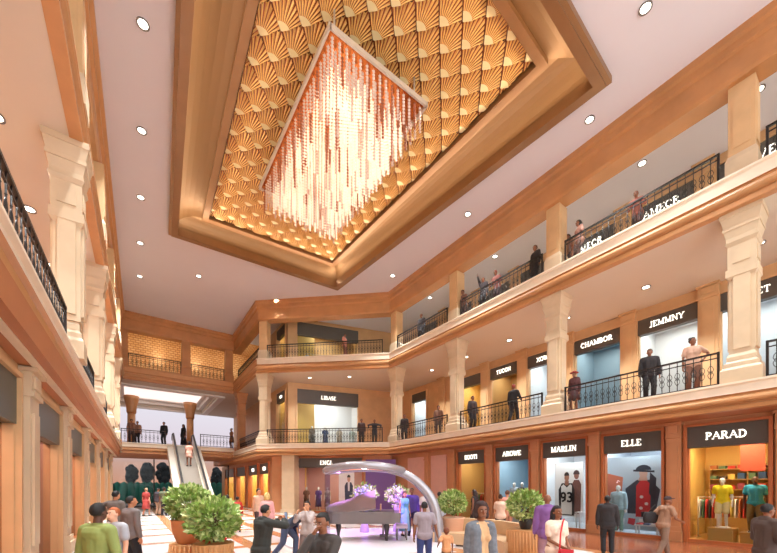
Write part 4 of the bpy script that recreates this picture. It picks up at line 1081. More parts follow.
    if bottom in ('pants','shorts'):
        mb = MB(); cap(mb, tor(-.07,-.01,.915), tor(.07,-.01,.915), .112+e*.7); 
        for s in (-1,1):
            cap(mb, tor(s*.06,-.005,.93), tor(s*.055,0,.965), .098+e*.5)
            Hp, Kn, A = legs[s]
            if bottom == 'pants': cap(mb, Hp, Kn, .088+e, .062+e); cap(mb, Kn, A+(Kn-A).normalized()*.03, .06+e, .05+e)
            else: cap(mb, Hp, Hp.lerp(Kn,.85), .09+e, .078+e)
        remesh_later(mb, 'trousers' if bottom == 'pants' else 'shorts', cloth(bc), t, vox*k, 5)
    elif bottom in ('skirt','dress'):
        mb = MB(); rows = []
        for z, rx, ry in ((1.1,.13,.1),(1.0,.15,.125),(.9,.175,.145),((.9+hem)/2,.2,.18),(hem,.23,.21)):
            c = tor(0,0,z); rows.append((c, rx, ry))
        vs = []; fs = []; n = 20
        for c, rx, ry in rows:
            for q in range(n): a = 2*PI*q/n; w = 1+.04*math.sin(5*a)*(1 if c.z < PZ-.1 else 0); vs.append(((c.x+rx*w*math.cos(a))*k, (c.y+ry*w*math.sin(a))*k, c.z*k))
        for i in range(len(rows)-1):
            for q in range(n): fs.append((i*n+q, i*n+(q+1)%n, (i+1)*n+(q+1)%n, (i+1)*n+q))
        fs += [tuple(range(n)), tuple((len(rows)-1)*n+q for q in range(n))]
        mb.add(vs, fs, 0, True); mb.build('skirt', cloth(bc), t)
    if sc:
        for s in (-1,1):
            A = legs[s][2]; mb = MB(); cap(mb, A+Vector((0,-.045,-.035)), A+Vector((s*.02,.15,-.04)), .044, .036, 10); mb.build('shoe', cloth(sc), t)
    # hair and face
    rr = random.Random(hash(label) % 1000 if False else len(label))
    hm = mat('hair_%d_%d_%d' % hc, hc, .7, var=.25, scale=30)
    if hair in ('short','bob','afro','long','bun'):
        big = {'short':1.0,'bob':1.22,'afro':1.4,'long':1.08,'bun':1.02}[hair]
        def fn(d):
            w = 1+.03*math.sin(9*d.x+5*d.z)*math.sin(7*d.y+3)
            ss = lambda v: max(0, min(1, v))**2*(3-2*max(0, min(1, v)))
            f_ = ss((d.y-.22)/.3)*ss((.62-d.z)/.25)
            g_ = max(ss((-.2-d.z)/.3)*ss((d.y+.12)/.3), ss((-.72-d.z)/.2)) if hair in ('short','bun') else 0
            return w*(1-.26*max(f_, g_))
        mb = MB(); R_h = (.081*big, .101*big, .096*big) if hair != 'bob' else (.105,.112,.118)
        mb.ball(sc3(hp(0,-.014,.03)), tuple(v*k for v in R_h), 0, Hm, 24, 16, fn)
        if hair == 'long': cap(mb, hp(0,-.06,.0), tor(0,-.12,1.28), .085, .06); cap(mb, hp(-.05,-.03,-.02), tor(-.09,-.02,1.33), .045, .03); cap(mb, hp(.05,-.03,-.02), tor(.09,-.02,1.33), .045, .03)
        if hair == 'bob': cap(mb, hp(-.07,-.03,.0), hp(-.075,-.01,-.07), .042, .035); cap(mb, hp(.07,-.03,.0), hp(.075,-.01,-.07), .042, .035); cap(mb, hp(0,-.08,.0), hp(0,-.075,-.08), .06, .05)
        if hair == 'bun': mb.ball(sc3(hp(0,-.08,.1)), .045*k)
        mb.build('hair', hm, t)
    elif hair in ('cap','hat','beret'):
        mb = MB(); mb.ball(sc3(hp(0,-.012,.05)), tuple(v*k for v in (.086,.106,.085)), 0, Hm, 18, 10, lambda d: 1 if d.z > -.15 else .8)
        if hair == 'cap': mb.ball(sc3(hp(0,.12,.045)), tuple(v*k for v in (.07,.07,.012)), 0, Hm, 14, 6)
        if hair == 'hat': mb.ball(sc3(hp(0,0,.045)), tuple(v*k for v in (.17,.18,.014)), 0, Hm, 20, 6)
        mb.build('cap' if hair == 'cap' else 'hat', cloth(hc), t)
    if skin != 'plastic' and abs(((face+180) % 360)-180) > 60:
        for s in (-1,1):
            mb = MB(); mb.ball(sc3(hp(s*.03,.08,.008)), tuple(v*k for v in (.011,.007,.0055)), 0, Hm, 8, 5); mb.ball(sc3(hp(s*.03,.084,.008)), .0058*k, 1, None, 6, 4)
            cap2 = MB(); mb.build('eye', [mat('eye_white', (226,220,214), .3), mat('eye_dark', (30,20,16), .2)], t)
            cap2.capsule(sc3(hp(s*.015,.09,.03)), sc3(hp(s*.045,.08,.033)), .005*k, None, 0, 6); cap2.build('eyebrow', mat('brow', (30,20,16), .8), t)
        mb = MB(); mb.capsule(sc3(hp(-.02,.082,-.062)), sc3(hp(.02,.082,-.062)), .007*k, None, 0, 8); mb.build('mouth', mat('lips_'+skin, tuple(int(v*.72) for v in SK[skin]), .5), t)
    t['_k'] = k
    def world(v):
        a = t.rotation_euler.z; v = Vector(v)*k
        return (t.location.x+v.x*math.cos(a)-v.y*math.sin(a), t.location.y+v.x*math.sin(a)+v.y*math.cos(a), t.location.z+v.z)
    del t['_k']
    return t, world, pose
P = lambda px, d, z=0: (*at(px, d), z)
BLACK, NAVY, JEAN, GREYC = (34,32,34), (40,46,74), (62,78,112), (128,120,116)

# left foreground and left aisle
person('person in a lime green jumper seen from behind by the left wall', P(97,4.5), 8, 1.70, 'dark', 'long', (138,150,84), 'pants', (70,56,48), 'short', near=2, lh=(-.30,.06,.86), rh=(.30,.06,.86))
person('person in a pale grey tee facing the one in lime green', P(114,5.7), 192, 1.58, 'fair', 'tee', (170,172,180), 'pants', (150,140,130), 'short', (168,90,50), near=1)
person('person in grey long sleeves and black trousers standing in the left aisle', P(130,7.6), 22, 1.71, 'tan', 'long', (116,106,104), 'pants', (28,28,34), 'short', near=1, hyaw=-20)
person('person in taupe top reaching one arm out towards the left wall', P(115,9.8), 5, 1.80, 'tan', 'long', (104,94,88), 'pants', (60,54,52), 'short', lh=(-.62,.12,1.28), near=1)
person('person in a maroon dress walking far along the left aisle', P(145.5,23.5), 5, 1.84, 'fair', 'tee', (150,54,50), 'dress', (150,54,50), 'short', (196,150,110), True, lf=(-.1,-.12,.1), rf=(.1,.16,.08), hem=.45)
person('person in dark top and pale trousers far along the left aisle', P(157.5,24.5), 10, 1.85, 'tan', 'long', (62,54,60), 'pants', (176,150,130), 'short', group=None)
person('person in black trousers and olive top far along the left aisle', P(163.5,24), -10, 1.9, 'brown', 'tee', (92,96,70), 'pants', (26,26,34), 'short')
# behind the left planters
person('person in a white shirt walking behind the leafy shrubs', P(227,14), -40, 1.6, 'tan', 'tee', (226,220,214), 'pants', (50,46,50), 'short', lf=(-.1,-.18,.1), rf=(.1,.2,.08))
person('person in a red robe behind the leafy shrubs', P(237,15.2), -30, 1.5, 'tan', 'long', (196,48,40), 'dress', (196,48,40), 'short', hem=.3, female=True)
st = thing('planter_seat', 'low tan block seat behind the shorter leafy shrub', 'bench', (*at(206,7.35),0), -YAW)
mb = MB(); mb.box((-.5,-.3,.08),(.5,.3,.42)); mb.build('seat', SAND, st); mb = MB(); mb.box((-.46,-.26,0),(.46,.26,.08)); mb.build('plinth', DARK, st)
person('person in a red shirt and jeans sitting behind the shorter leafy shrub', P(209,7.2), 110, 1.72, 'brown', 'tee', (204,36,40), 'pants', (70,84,112), 'short', pz=.54, lf=(-.12,.56,.075), rf=(.12,.5,.075), lean=8, lh=(-.15,.42,.62), rh=(.15,.42,.62), near=1)
person('person in a sand coloured top turned towards the blond one in pink', P(258,14.2), 120, 1.84, 'tan', 'tank', (222,180,150), 'pants', (70,48,44), 'short', near=0)
person('blond person in a pink top seen from behind', P(266.5,12.4), -25, 1.68, 'fair', 'long', (232,168,164), 'pants', (196,160,130), 'bob', (220,186,120), True)
_, w_, po = person('person in a black jacket raising a phone to take a photo', P(261,6.2), 35, 1.60, 'tan', 'jacket', (40,40,36), 'pants', (44,42,46), 'short', lean=6, lh=(-.05,.42,1.40), rh=(.16,.38,1.42), near=2)
def phone(loc, rz, label):
    t = thing('mobile_phone', label, 'phone', loc, rz); mb = MB(); mb.box((-.037,-.005,-.075),(.037,.005,.075)); mb.build('case', IRON, t); mb = MB(); mb.box((-.033,-.0065,-.07),(.033,-.005,.07)); mb.build('screen', mat('phone_screen', (120,140,170), .2, emit=(140,160,200), es=.5), t)
phone(w_((.05,.52,1.47)), -YAW-math.radians(35), 'black mobile phone held up by the person in the black jacket')
_, w_, po = person('person in navy bending forward to take a photo', P(286,9.8), 80, 1.72, 'brown', 'tee', (44,46,62), 'pants', (58,66,92), 'short', lean=58, pz=.84, lf=(-.12,.22,.075), rf=(.12,-.34,.075), lh=(-.08,.86,1.06), rh=(.08,.86,1.08), hpitch=-35, near=1)
phone(w_((0,.98,1.14)), -YAW-math.radians(80), 'dark mobile phone held by the bending person in navy')
person('small child in navy standing beside the bending person', P(295,10.1), 60, 1.15, 'tan', 'tee', (36,44,84), 'pants', (206,160,140), 'short')
person('person in a pale grey top with both hands raised to the face', P(307,8.6), 195, 1.56, 'tan', 'long', (176,160,156), 'pants', (120,100,96), 'short', female=True, lh=(-.06,.2,1.46), rh=(.14,.3,1.40), near=1, elbow=(0,0,-1))
person('person in a dark charcoal jumper resting a hand on the chin, at the front', P(323,4.1), 205, 1.61, 'brown', 'long', (66,60,58), 'pants', (50,46,46), 'short', near=2, rh=(.03,.17,1.46), lh=(.06,.22,1.12), hpitch=12, elbow=(0,.3,-1))
# right of the stage
person('person in a grey tee and jeans seen from behind holding a child by the hand', P(424,8.1), 3, 1.57, 'brown', 'tee', (146,134,142), 'pants', (52,66,120), 'short', near=1, rh=(.34,.05,.80))
person('small child in a tan top holding the hand of the person in grey', P(446,8.0), -8, .98, 'brown', 'tee', (206,146,100), 'pants', (120,84,60), 'afro', (110,56,30), lh=(-.33,.05,1.05), near=1)
person('person in a white top with dark hair standing behind the arch leg', P(426,13.4), -150, 1.82, 'brown', 'tee', (236,226,224), 'pants', (70,60,70), 'bob', (24,18,20))
person('person in a pale shirt half hidden behind the arch leg', P(439,13.6), -20, 1.72, 'tan', 'long', (206,206,216), 'pants', (80,72,76), 'short')
person('person in a sky blue dress beside the flowers on the stage', P(404,13.3,.1), 150, 1.64, 'tan', 'tank', (110,170,214), 'dress', (150,190,220), 'long', (70,44,40), True, hem=.2)
person('person in violet standing next to the one in the sky blue dress', P(411.5,13.6,.1), 190, 1.76, 'brown', 'long', (84,60,140), 'pants', (60,50,96), 'short')
person('person in a denim jacket over a tan shirt with bobbed hair, at the front', P(480,4.9), 158, 1.69, 'brown', 'tank', (200,160,118), 'pants', (62,58,60), 'bob', (52,28,24), True, near=2, hyaw=-15)
def open_jacket(px, d, face, H, c):
    k = H/1.72; t = [o for o in SC.objects if o.get('label','').startswith('person in a denim jacket')][0]
    mb = MB()
    def cap(a, b, ra, rb): mb.capsule(tuple(Vector(a)*k), tuple(Vector(b)*k), ra*k, rb*k)
    for s in (-1,1):
        S = Vector((s*.165,0,1.385)); Wr = S+Vector((s*.07,.04,-.54)); E, Wr = bend(S, Wr, .285, .255, (s*.55,-1,-.3))
        cap(S, E, .072, .062); cap(E, Wr, .058, .05)
        cap((s*.125,.05,1.33), (s*.132,.05,.84), .088, .1); cap((s*.06,-.04,1.33), (s*.07,-.04,.84), .118, .125); cap((s*.03,-.03,1.39), (s*.14,-.0,1.385), .088, .082); cap((s*.06,.0,1.44),(s*.09,.07,1.38), .04, .03)
    remesh_later(mb, 'jacket', mat('denim', c, .8, var=.25, scale=14), t, .0095*k, 3)
open_jacket(480, 4.9, 158, 1.69, (104,108,116))
person('person in a cream top and dark trousers browsing at the AROWE window', P(500,12.9), 15, 1.63, 'tan', 'tee', (222,186,164), 'pants', (44,38,42), 'bun', (60,38,30), True)
person('person in a rose top browsing at the AROWE window', P(507,13.6), 0, 1.78, 'tan', 'long', (206,140,124), 'pants', (176,120,96), 'short', (90,56,40))
person('person in a black vest with long hair at the BOOTI window', P(474,15.4), -60, 1.78, 'brown', 'tank', (40,34,38), 'pants', (56,44,44), 'long', (40,22,20), True)
person('shaven headed person in a purple cardigan seen from behind', P(547,8.0), 12, 1.74, 'brown', 'jacket', (120,78,136), 'pants', (150,110,120), 'none', near=1)
_, w_, po = person('person in a cream tee with a long plait of hair and a red shoulder bag', P(556,6.1), 168, 1.58, 'brown', 'tee', (232,206,186), 'pants', (206,176,150), 'long', (26,18,18), True, near=2, lh=(-.10,.2,.98), rh=(.06,.22,1.0))
def bag(loc, rz, size, c, label, strap, cs=None):
    t = thing('shoulder_bag', label, 'bag', loc, rz); sx_, sy_, sz_ = size
    mb = MB(); n = 18
    pr = [(.86,-.5),(1.0,-.35),(1.02,0),(.9,.4),(.8,.5)]
    mb.lathe((0,0,0), [(r*.5,z*sz_) for r,z in pr], n, 0, True, (sx_,sy_)); mb.build('body', cloth(c), t)
    mb = MB(); mb.box((-sx_*.46,sy_*.42,0),(sx_*.46,sy_*.55,sz_*.5)); mb.build('flap', cloth(tuple(int(v*.85) for v in c)), t)
    mb = MB(); mb.tube(strap, .012, 6); mb.build('strap', cloth(cs or c), t)
bag(w_((.04,.28,.86)), -YAW-math.radians(168), (.26,.1,.2), (206,28,44), 'red shoulder bag worn in front by the person in the cream tee', [(.1,0,.08),(.02,-.08,.35),(-.12,-.2,.53),(-.19,-.27,.56)])
person('person in a dark suit seen from behind outside the ELLE window', P(607,10.2), 30, 1.66, 'dark', 'jacket', (38,32,34), 'pants', (28,26,30), 'short', near=1)
_, w_, po = person('person in a cap carrying a big black bag past the PARAD pilaster', P(663,9.7), 88, 1.66, 'brown', 'tee', (150,112,88), 'pants', (122,96,80), 'cap', (58,40,40), near=2, lean=10, lf=(-.1,.2,.08), rf=(.1,-.24,.1), rh=(.22,.34,1.02), lh=(-.12,.1,1.26), hpitch=-18)
bag(w_((-.26,-.12,1.10)), -YAW-math.radians(88)+PI/2, (.5,.2,.3), (34,30,32), 'big black bag slung over the shoulder of the person in the cap', [(.05,0,.13),(.1,-.02,.28),(.02,-.08,.36),(-.1,0,.14)])
person('person in a brown blazer with spectacles at the right edge', P(766,6.0), 96, 1.62, 'brown', 'jacket', (78,62,56), 'pants', (60,52,50), 'short', near=2, lh=(-.1,.22,1.05), rh=(.14,.24,1.06), hpitch=8)

# on the escalator and the far bridge
tE, _, _ = person('person in a pink dress riding up the escalator', (3.6,26.0+5.0,ZB*17/26+.012), 36, 1.86, 'brown', 'tee', (226,170,150), 'dress', (226,170,150), 'afro', (24,16,16), True, hem=.62); tE.rotation_euler.z = 0
def bridge(px, label, Y=34.6, z=Z1+.32, **kw):
    k = RGT*((px-388)/360)+FWD; q = Y/k.y
    return person(label, (k.x*q, Y, z), **kw)
bridge(131, 'person in brown at the far bridge railing, beside the left column', face=150, H=1.9, tc=(120,84,70), bc=(70,50,46), group=None)
bridge(137, 'person in a tan tee at the far bridge railing near the left column', Y=35.2, face=170, H=1.86, top='tee', tc=(150,110,90), bc=(34,30,36))
bridge(163.5, 'person all in black standing at the far bridge railing', face=180, H=1.9, tc=(30,28,32), bc=(28,26,32))
bridge(183, 'person in a long black dress at the head of the escalator', Y=35.0, face=200, H=1.9, tc=(26,24,28), bottom='dress', bc=(26,24,28), hair='long', female=True, hem=.15)
bridge(231, 'person in an amber dress at the far bridge railing right of the escalator', face=220, H=1.86, top='tank', tc=(150,96,60), bottom='dress', bc=(150,96,60), hair='bun', female=True)

# on the right galleries
def gal(px, z, label, X=15.2, face=-125, **kw): return person(label, (X, on_x(px, X), z), face, **kw)
gal(692, Z1, 'person in a pale top and brown trousers, hand on hip, first gallery railing', X=15.35, H=1.92, tc=(206,166,142), top='tee', bc=(122,84,66), hair='bun', hyaw=40, near=1, lh=(-.24,.02,1.0), elbow=(.6,-.4,0), face=-150, female=True)
gal(649, Z1, 'person in a black suit standing at the first gallery railing', X=15.35, H=1.92, top='jacket', tc=(36,30,32), bc=(30,26,28), hair='short', near=1, hyaw=-20, face=-150)
gal(574, Z1, 'person in plum with a wide red hat at the first gallery railing', H=1.78, tc=(84,44,44), bottom='dress', bc=(80,44,44), hair='hat', hc=(150,44,40), female=True)
gal(513, Z1, 'person in black with reddish hair walking along the first gallery', H=1.92, tc=(30,28,30), bc=(36,32,36), hc=(140,56,44), face=50, lf=(-.1,-.2,.1), rf=(.1,.2,.08), rh=(.2,.3,1.05))
gal(472, Z1, 'person in dark clothes standing by a column on the first gallery', H=1.88, tc=(52,40,40), bc=(40,32,36), face=160)
gal(438, Z1, 'person in brown at the first gallery railing beside the third column', H=1.84, tc=(120,84,66), bc=(80,60,50), face=-160)
gal(404, Z1, 'person in black near the bend of the first gallery railing', H=1.84, tc=(46,36,36), bc=(40,34,36), face=-160)
gal(568, Z2, 'person in a tan top, taller of the couple on the second gallery', H=1.95, top='tee', tc=(150,112,92), bc=(50,52,70), face=-100, near=1, X=15.8)
gal(578.5, Z2, 'person with long dark hair, shorter of the couple on the second gallery', H=1.86, top='tee', tc=(166,120,104), bc=(120,90,80), hair='long', female=True, face=-90, near=1)
gal(637, Z2, 'person in rust leaning on the second gallery railing in front of a shop sign', X=15.25, H=1.62, tc=(140,74,56), bc=(90,54,46), hc=(110,44,34), face=-130, lean=14, lh=(-.22,.36,1.02), rh=(.22,.36,1.02), near=1)
gal(535, Z2, 'person in black beside a square post on the second gallery', H=1.9, tc=(36,32,34), bc=(34,32,36), face=-110)
gal(497, Z2, 'person with red hair leaning on the second gallery railing', X=15.25, H=1.78, tc=(130,72,62), bc=(70,46,46), hc=(150,56,44), face=-125, lean=12, lh=(-.2,.34,1.05), rh=(.2,.34,1.05))
gal(483, Z2, 'person in dark clothes raising an arm on the second gallery', H=1.84, tc=(54,42,44), bc=(44,38,42), rh=(.2,.2,1.8))
gal(464, Z2, 'person in tan leaning on the second gallery railing beside a post', X=15.25, H=1.78, tc=(124,88,74), bc=(80,60,56), lean=10, lh=(-.2,.34,1.05), rh=(.2,.34,1.05))
gal(421, Z2, 'person in black standing in the last bay of the second gallery', H=1.86, tc=(50,40,42), bc=(46,40,44), face=-140)
def cor(px, z, label, **kw): s = on_frame(C_, -.75, px); return person(label, C_.p(s,-.75,z), **kw)
cor(361, Z1, 'person in dark brown standing below the LIBASE sign', face=170, H=1.8, tc=(74,50,44), bc=(50,40,40))
cor(374, Z1, 'person in black leaning with both arms on the corner railing', face=175, H=1.72, tc=(34,30,34), bc=(40,34,38), lh=(-.42,.25,1.08), rh=(.42,.25,1.08), lean=10, elbow=(.6,0,.3))
cor(344, Z2, 'person in a salmon top on the second gallery corner', face=110, H=1.84, top='tee', tc=(214,140,120), bc=(150,100,84))

# ------------------------------------------------------------------ shop displays
PLY = mat('poster_paper', (214,220,228), .6)
def mannequin(f, s, d, z, label, face_rz, group=None, **kw):
    x, y, _ = f.p(s, d, z); kw.setdefault('skin', 'plastic'); kw.setdefault('hair', 'none'); kw.setdefault('sc', None)
    t, _, _ = person(label, (x,y,z), 0, name='mannequin', cat='mannequin', group=group, **kw); t.rotation_euler.z = face_rz
    mb = MB(); mb.lathe((0,0,0), [(.2,0),(.2,.03),(.18,.035)], 20); mb.build('base', WHITEW, t)
    return t
NR = PI/2          # facing the hall from the right side
sp = lambda px, d: on_frame(R_, d, px)
mannequin(R_, sp(722,-2.0), -2.0, .5, 'mannequin in a yellow shirt and cream shorts in the PARAD window', NR, H=1.72, top='tee', tc=(246,222,36), bottom='shorts', bc=(226,206,150), near=1)
mannequin(R_, sp(755,-2.1), -2.1, .4, 'mannequin in a turquoise shirt in the PARAD window', NR, H=1.85, top='tee', tc=(52,158,186), bottom='pants', bc=(120,96,56), near=1, skin='dark')
mannequin(R_, sp(618,-1.7), -1.7, .06, 'mannequin in a pale blue jacket and sage trousers in the ELLE window', NR, H=1.92, top='jacket', tc=(176,206,220), bottom='pants', bc=(132,160,150), near=1)
mannequin(R_, sp(514,-2.1), -2.1, .35, 'pale mannequin in grey on the nearer side of the AROWE window', NR, H=1.8, top='tee', tc=(190,196,202), bottom='pants', bc=(110,120,130))
mannequin(R_, sp(522,-2.1), -2.1, .35, 'pale mannequin in charcoal on the further side of the AROWE window', NR, H=1.8, top='tee', tc=(84,86,92), bottom='pants', bc=(110,120,130))
def table(f, s, d, w, dep, h, label, m, z=0.03):
    x, y, _ = f.p(s, d, 0); t = thing('display_table', label, 'table', (x,y,z), f.angle())
    mb = MB(); mb.box((-w/2,-dep/2,h-.05),(w/2,dep/2,h)); mb.build('top', m, t)
    for a in (-1,1):
        for b in (-1,1): mb = MB(); mb.box((a*(w/2-.05)-.025,b*(dep/2-.05)-.025,0),(a*(w/2-.05)+.025,b*(dep/2-.05)+.025,h-.05)); mb.build('leg', m, t)
    return t
for px,d,h,lab in ((722,-2.0,.47,'low plinth under the yellow shirted mannequin'),(755,-2.1,.37,'plinth under the turquoise shirted mannequin'),(518,-2.1,.32,'wide low plinth under the two AROWE mannequins')):
    x,y,_ = R_.p(sp(px,d),d,0); t = thing('display_plinth', lab, 'plinth', (x,y,.03), R_.angle()); mb = MB(); w = .32 if px != 518 else .75
    mb.box((-w,-.32,0),(w,.32,h-.05)); mb.build('body', WFL if px != 518 else PFL, t); mb = MB(); mb.box((-w-.02,-.34,h-.05),(w+.02,.34,h)); mb.build('top', WHITEW if px == 518 else WFL, t)
# clothes rails at the back of the PARAD shop
GC = [(206,60,50),(60,84,120),(226,190,90),(70,60,54),(190,110,60),(230,222,210),(96,120,84),(150,60,70)]
def rail(f, s, d, L, n, label, z=.03, glabel='garment'):
    x, y, _ = f.p(s, d, 0); t = thing('clothes_rail', label, 'clothes rail', (x,y,z), f.angle())
    mb = MB(); mb.tube([(-L/2,0,1.5),(L/2,0,1.5)], .02); mb.build('bar', SILV, t)
    for a in (-1,1): mb = MB(); mb.tube([(a*(L/2-.03),0,0),(a*(L/2-.03),0,1.5)], .02); mb.box((a*(L/2-.03)-.03,-.22,0),(a*(L/2-.03)+.03,.22,.03)); mb.build('upright', SILV, t)
    rr = random.Random(len(label)); proto = {}
    for k in range(n):
        c = GC[rr.randrange(len(GC))]; u = -L/2+.12+k*(L-.24)/max(1,n-1)
        gx, gy = x+math.cos(f.angle())*u, y+math.sin(f.angle())*u
        if c not in proto:
            mb = MB(); q = [(-.2,-.0),(-.24,-.62),(.24,-.62),(.2,0),(.08,.06),(-.08,.06)]; n_ = len(q)
            mb.add([(-.02,a,b) for a,b in q]+[(.02,a,b) for a,b in q], [tuple(range(n_)), tuple(range(2*n_-1,n_-1,-1))]+[(i,(i+1)%n_,n_+(i+1)%n_,n_+i) for i in range(n_)])
            mb.tube([(0,0,.06),(0,0,.12),(0,.03,.15),(0,0,.17)], .006, 5)
            o = mb.build('garment', cloth(c)); proto[c] = o
        else: o = proto[c].copy(); COL.objects.link(o)
        o.location = (gx, gy, z+1.36); o.rotation_euler = (0,0,f.angle())
        tag(o, 'garment hanging on the '+label, 'garment', 'garments on the '+label)
rail(R_, 3.15+6-.1, -3.6, 1.7, 14, 'long rail at the back of the PARAD shop')
rail(R_, 3.15+6+.75, -2.7, .7, 6, 'short rail beside the PARAD window')
# shelves with folded garments along the back of the PARAD shop
bx_, by_, _ = R_.p(3.15+6, -4.38, 0); t = thing('wall_shelf', 'three tier wooden shelf full of folded garments at the back of the PARAD shop', 'shelf', (bx_,by_,.03), R_.angle()+PI)
mb = MB(); mb.box((-1.1,.17,0),(1.1,.2,2.75)); mb.build('back_panel', WFL, t)
for z in (1.75,2.15,2.55): mb = MB(); mb.box((-1.1,-.18,z),(1.1,.17,z+.03)); mb.build('shelf_board', WFL, t)
for x in (-1.1,0,1.07): mb = MB(); mb.box((x,-.17,0),(x+.03,.17,2.75)); mb.build('upright', WFL, t)
rr = random.Random(9)
for zi,z in enumerate((1.75,2.15,2.55)):
    for q in range(8):
        x = -.98+q*.27+(.02 if q > 3 else 0); c = GC[rr.randrange(8)]; h = rr.uniform(.1,.26 if zi < 2 else .14)
        a = R_.angle()+PI; mb = MB(); mb.box((-.1,-.13,0),(.1,.13,h)); mb.box((-.07,-.135,h*.3),(.07,-.128,h*.42))
        o = mb.build('folded_garment', cloth(c)); o.location = (bx_+x*math.cos(a), by_+x*math.sin(a), .03+z+.031); o.rotation_euler.z = a
        tag(o, 'stack of folded garments on the %s board of the shelf in the PARAD shop' % ('lowest','middle','top')[zi], 'folded garment', 'folded garments on the %s board of the PARAD shelf' % ('lowest','middle','top')[zi])
# hanging red banner and spot track in the PARAD shop
x,y,_ = R_.p(sp(752,-2.6),-2.6,0); t = thing('hanging_banner', 'red and orange banner hanging high inside the PARAD window', 'banner', (x,y,2.45), R_.angle()); mb = MB(); mb.box((-.3,-.01,0),(.3,.01,1.1)); mb.build('cloth_panel', cloth((206,80,50)), t); mb = MB(); mb.tube([(-.33,0,1.1),(.33,0,1.1)], .015); mb.tube([(0,0,1.1),(0,0,1.45)], .006); mb.build('hanging_rod', SILV, t)
for q in (-.55,.45):
    x,y,_ = R_.p(3.15+6+q,-2.7,0); t = thing('track_light', 'ceiling track of little spotlights in the PARAD shop, '+('further from' if q > 0 else 'closer to')+' the ELLE side' if False else 'ceiling track of little spotlights in the PARAD shop, '+('ELLE side' if q > 0 else 'side away from ELLE'), 'track light', (x,y,3.86), R_.angle()); mb = MB(); mb.box((-.02,-1.1,0),(.02,1.1,.03)); mb.build('track', IRON, t)
    for u in range(5):
        mb = MB(); mb.lathe((0,-1+u*.5,-.12), [(.045,0),(.045,.12)], 10); sh_ = mb.build('spot_head', IRON, t); mb = MB(); mb.lathe((0,-1+u*.5,-.125), [(.036,0),(.036,.004)], 10); mb.build('spot_lens', BULB, sh_)
# posters
def poster(f, s, d, w, h, z, label, paint, m_bg=PLY):
    x, y, _ = f.p(s, d, 0); t = thing('poster_panel', label, 'poster', (x,y,z), f.angle()+PI)   # local x to the reader's right
    mb = MB(); mb.box((-w/2,.0,0),(w/2,.04,h)); mb.build('board', m_bg, t)
    mats = []; mb = MB(); lay_ = [0]
    def shape(pts, c):
        m = mat('ink_%d_%d_%d' % c, c, .6)
        if m not in mats: mats.append(m)
        lay_[0] += 1; dd = -.001*lay_[0]
        mb.add([(a*w, dd, b*h) for a,b in pts], [tuple(range(len(pts)))], mats.index(m))
    def oval(cx, cy, rx, ry, c, a0=0, a1=360, n=24): shape([(cx+rx*math.cos(math.radians(a0+(a1-a0)*i/n)), cy+ry*math.sin(math.radians(a0+(a1-a0)*i/n))) for i in range(n+(0 if a1-a0 == 360 else 1))], c)
    paint(shape, oval, mb, mats, w, h); mb.build('picture', mats, t)
    return t
def paint_elle(shape, oval, mb, mats, w, h):
    shape([(-.5,0),(.5,0),(.5,1),(-.5,1)], (190,204,216)); shape([(-.5,.35),(-.24,.35),(-.2,.72),(-.5,.78)], (214,120,90))
    shape([(-.12,.22),(.34,.22),(.42,.55),(.26,.68),(.04,.68),(-.16,.56)], (70,66,76)); shape([(.02,.18),(.26,.18),(.27,.62),(.2,.67),(.1,.67),(.03,.6)], (206,52,54))
    shape([(.06,.67),(.22,.67),(.2,.74),(.1,.74)], (216,170,150)); oval(.15,.77,.07,.075,(222,178,158)); oval(.15,.81,.13,.07,(60,60,70),0,180); shape([(-.02,.795),(.33,.775),(.33,.80),(-.02,.82)], (52,52,62))
    shape([(.24,.5),(.34,.4),(.36,.7),(.26,.78)], (60,56,66)); oval(.12,.45,.03,.02,(236,220,216)); oval(.2,.36,.03,.02,(236,220,216)); oval(.11,.3,.03,.02,(236,220,216))
    for k in range(4): shape([(-.3+k*.18,.06+.02*(k%2)),(-.18+k*.18,.06),(-.16+k*.18,.15),(-.28+k*.18,.16)], [(236,236,240),(206,60,70),(240,236,232),(150,160,176)][k])
poster(R_, sp(634,-2.15), -2.15, 2.1, 3.0, .15, 'tall poster of a person in a dark hat and red dress in the ELLE window', paint_elle)
def paint_marlin(shape, oval, mb, mats, w, h):
    shape([(-.5,0),(.5,0),(.5,1),(-.5,1)], (246,244,242)); shape([(.12,.06),(.42,.06),(.44,.6),(.36,.68),(.2,.68),(.12,.6)], (120,80,72)); oval(.28,.76,.085,.07,(150,100,84)); oval(.28,.78,.11,.08,(70,40,36),0,180)
    shape([(-.34,.02),(.2,.02),(.22,.5),(.12,.62),(-.24,.62),(-.36,.5)], (48,44,46)); shape([(-.26,.04),(.12,.04),(.12,.58),(.06,.6),(-.06,.54),(-.18,.6),(-.26,.56)], (240,238,234))
    oval(-.06,.73,.085,.085,(168,116,92)); oval(-.06,.76,.09,.07,(40,30,30),0,180); shape([(-.12,.58),(.0,.58),(.02,.66),(-.14,.66)], (160,108,86))
    m = mat('ink_40_38_40', (40,38,40), .6); mats.append(m)
    lettering('93', lambda x,y,dd: ((-.07*w)+x, -.02-dd, .36*h+y), .42, mb, len(mats)-1, 1.3, .001)
poster(R_, sp(568,-2.3), -2.3, 1.35, 2.55, .5, 'tall white poster of two people, one in a 93 jersey, in the MARLIN window', paint_marlin)
tb = table(R_, 8.55+6-.55, -1.85, .6, .4, .75, 'small white table in the MARLIN window', WHITEW)
tb = table(R_, 5.87+6-.35, -1.78, .8, .4, .4, 'low white table in the ELLE window', WHITEW)
rr = random.Random(4)
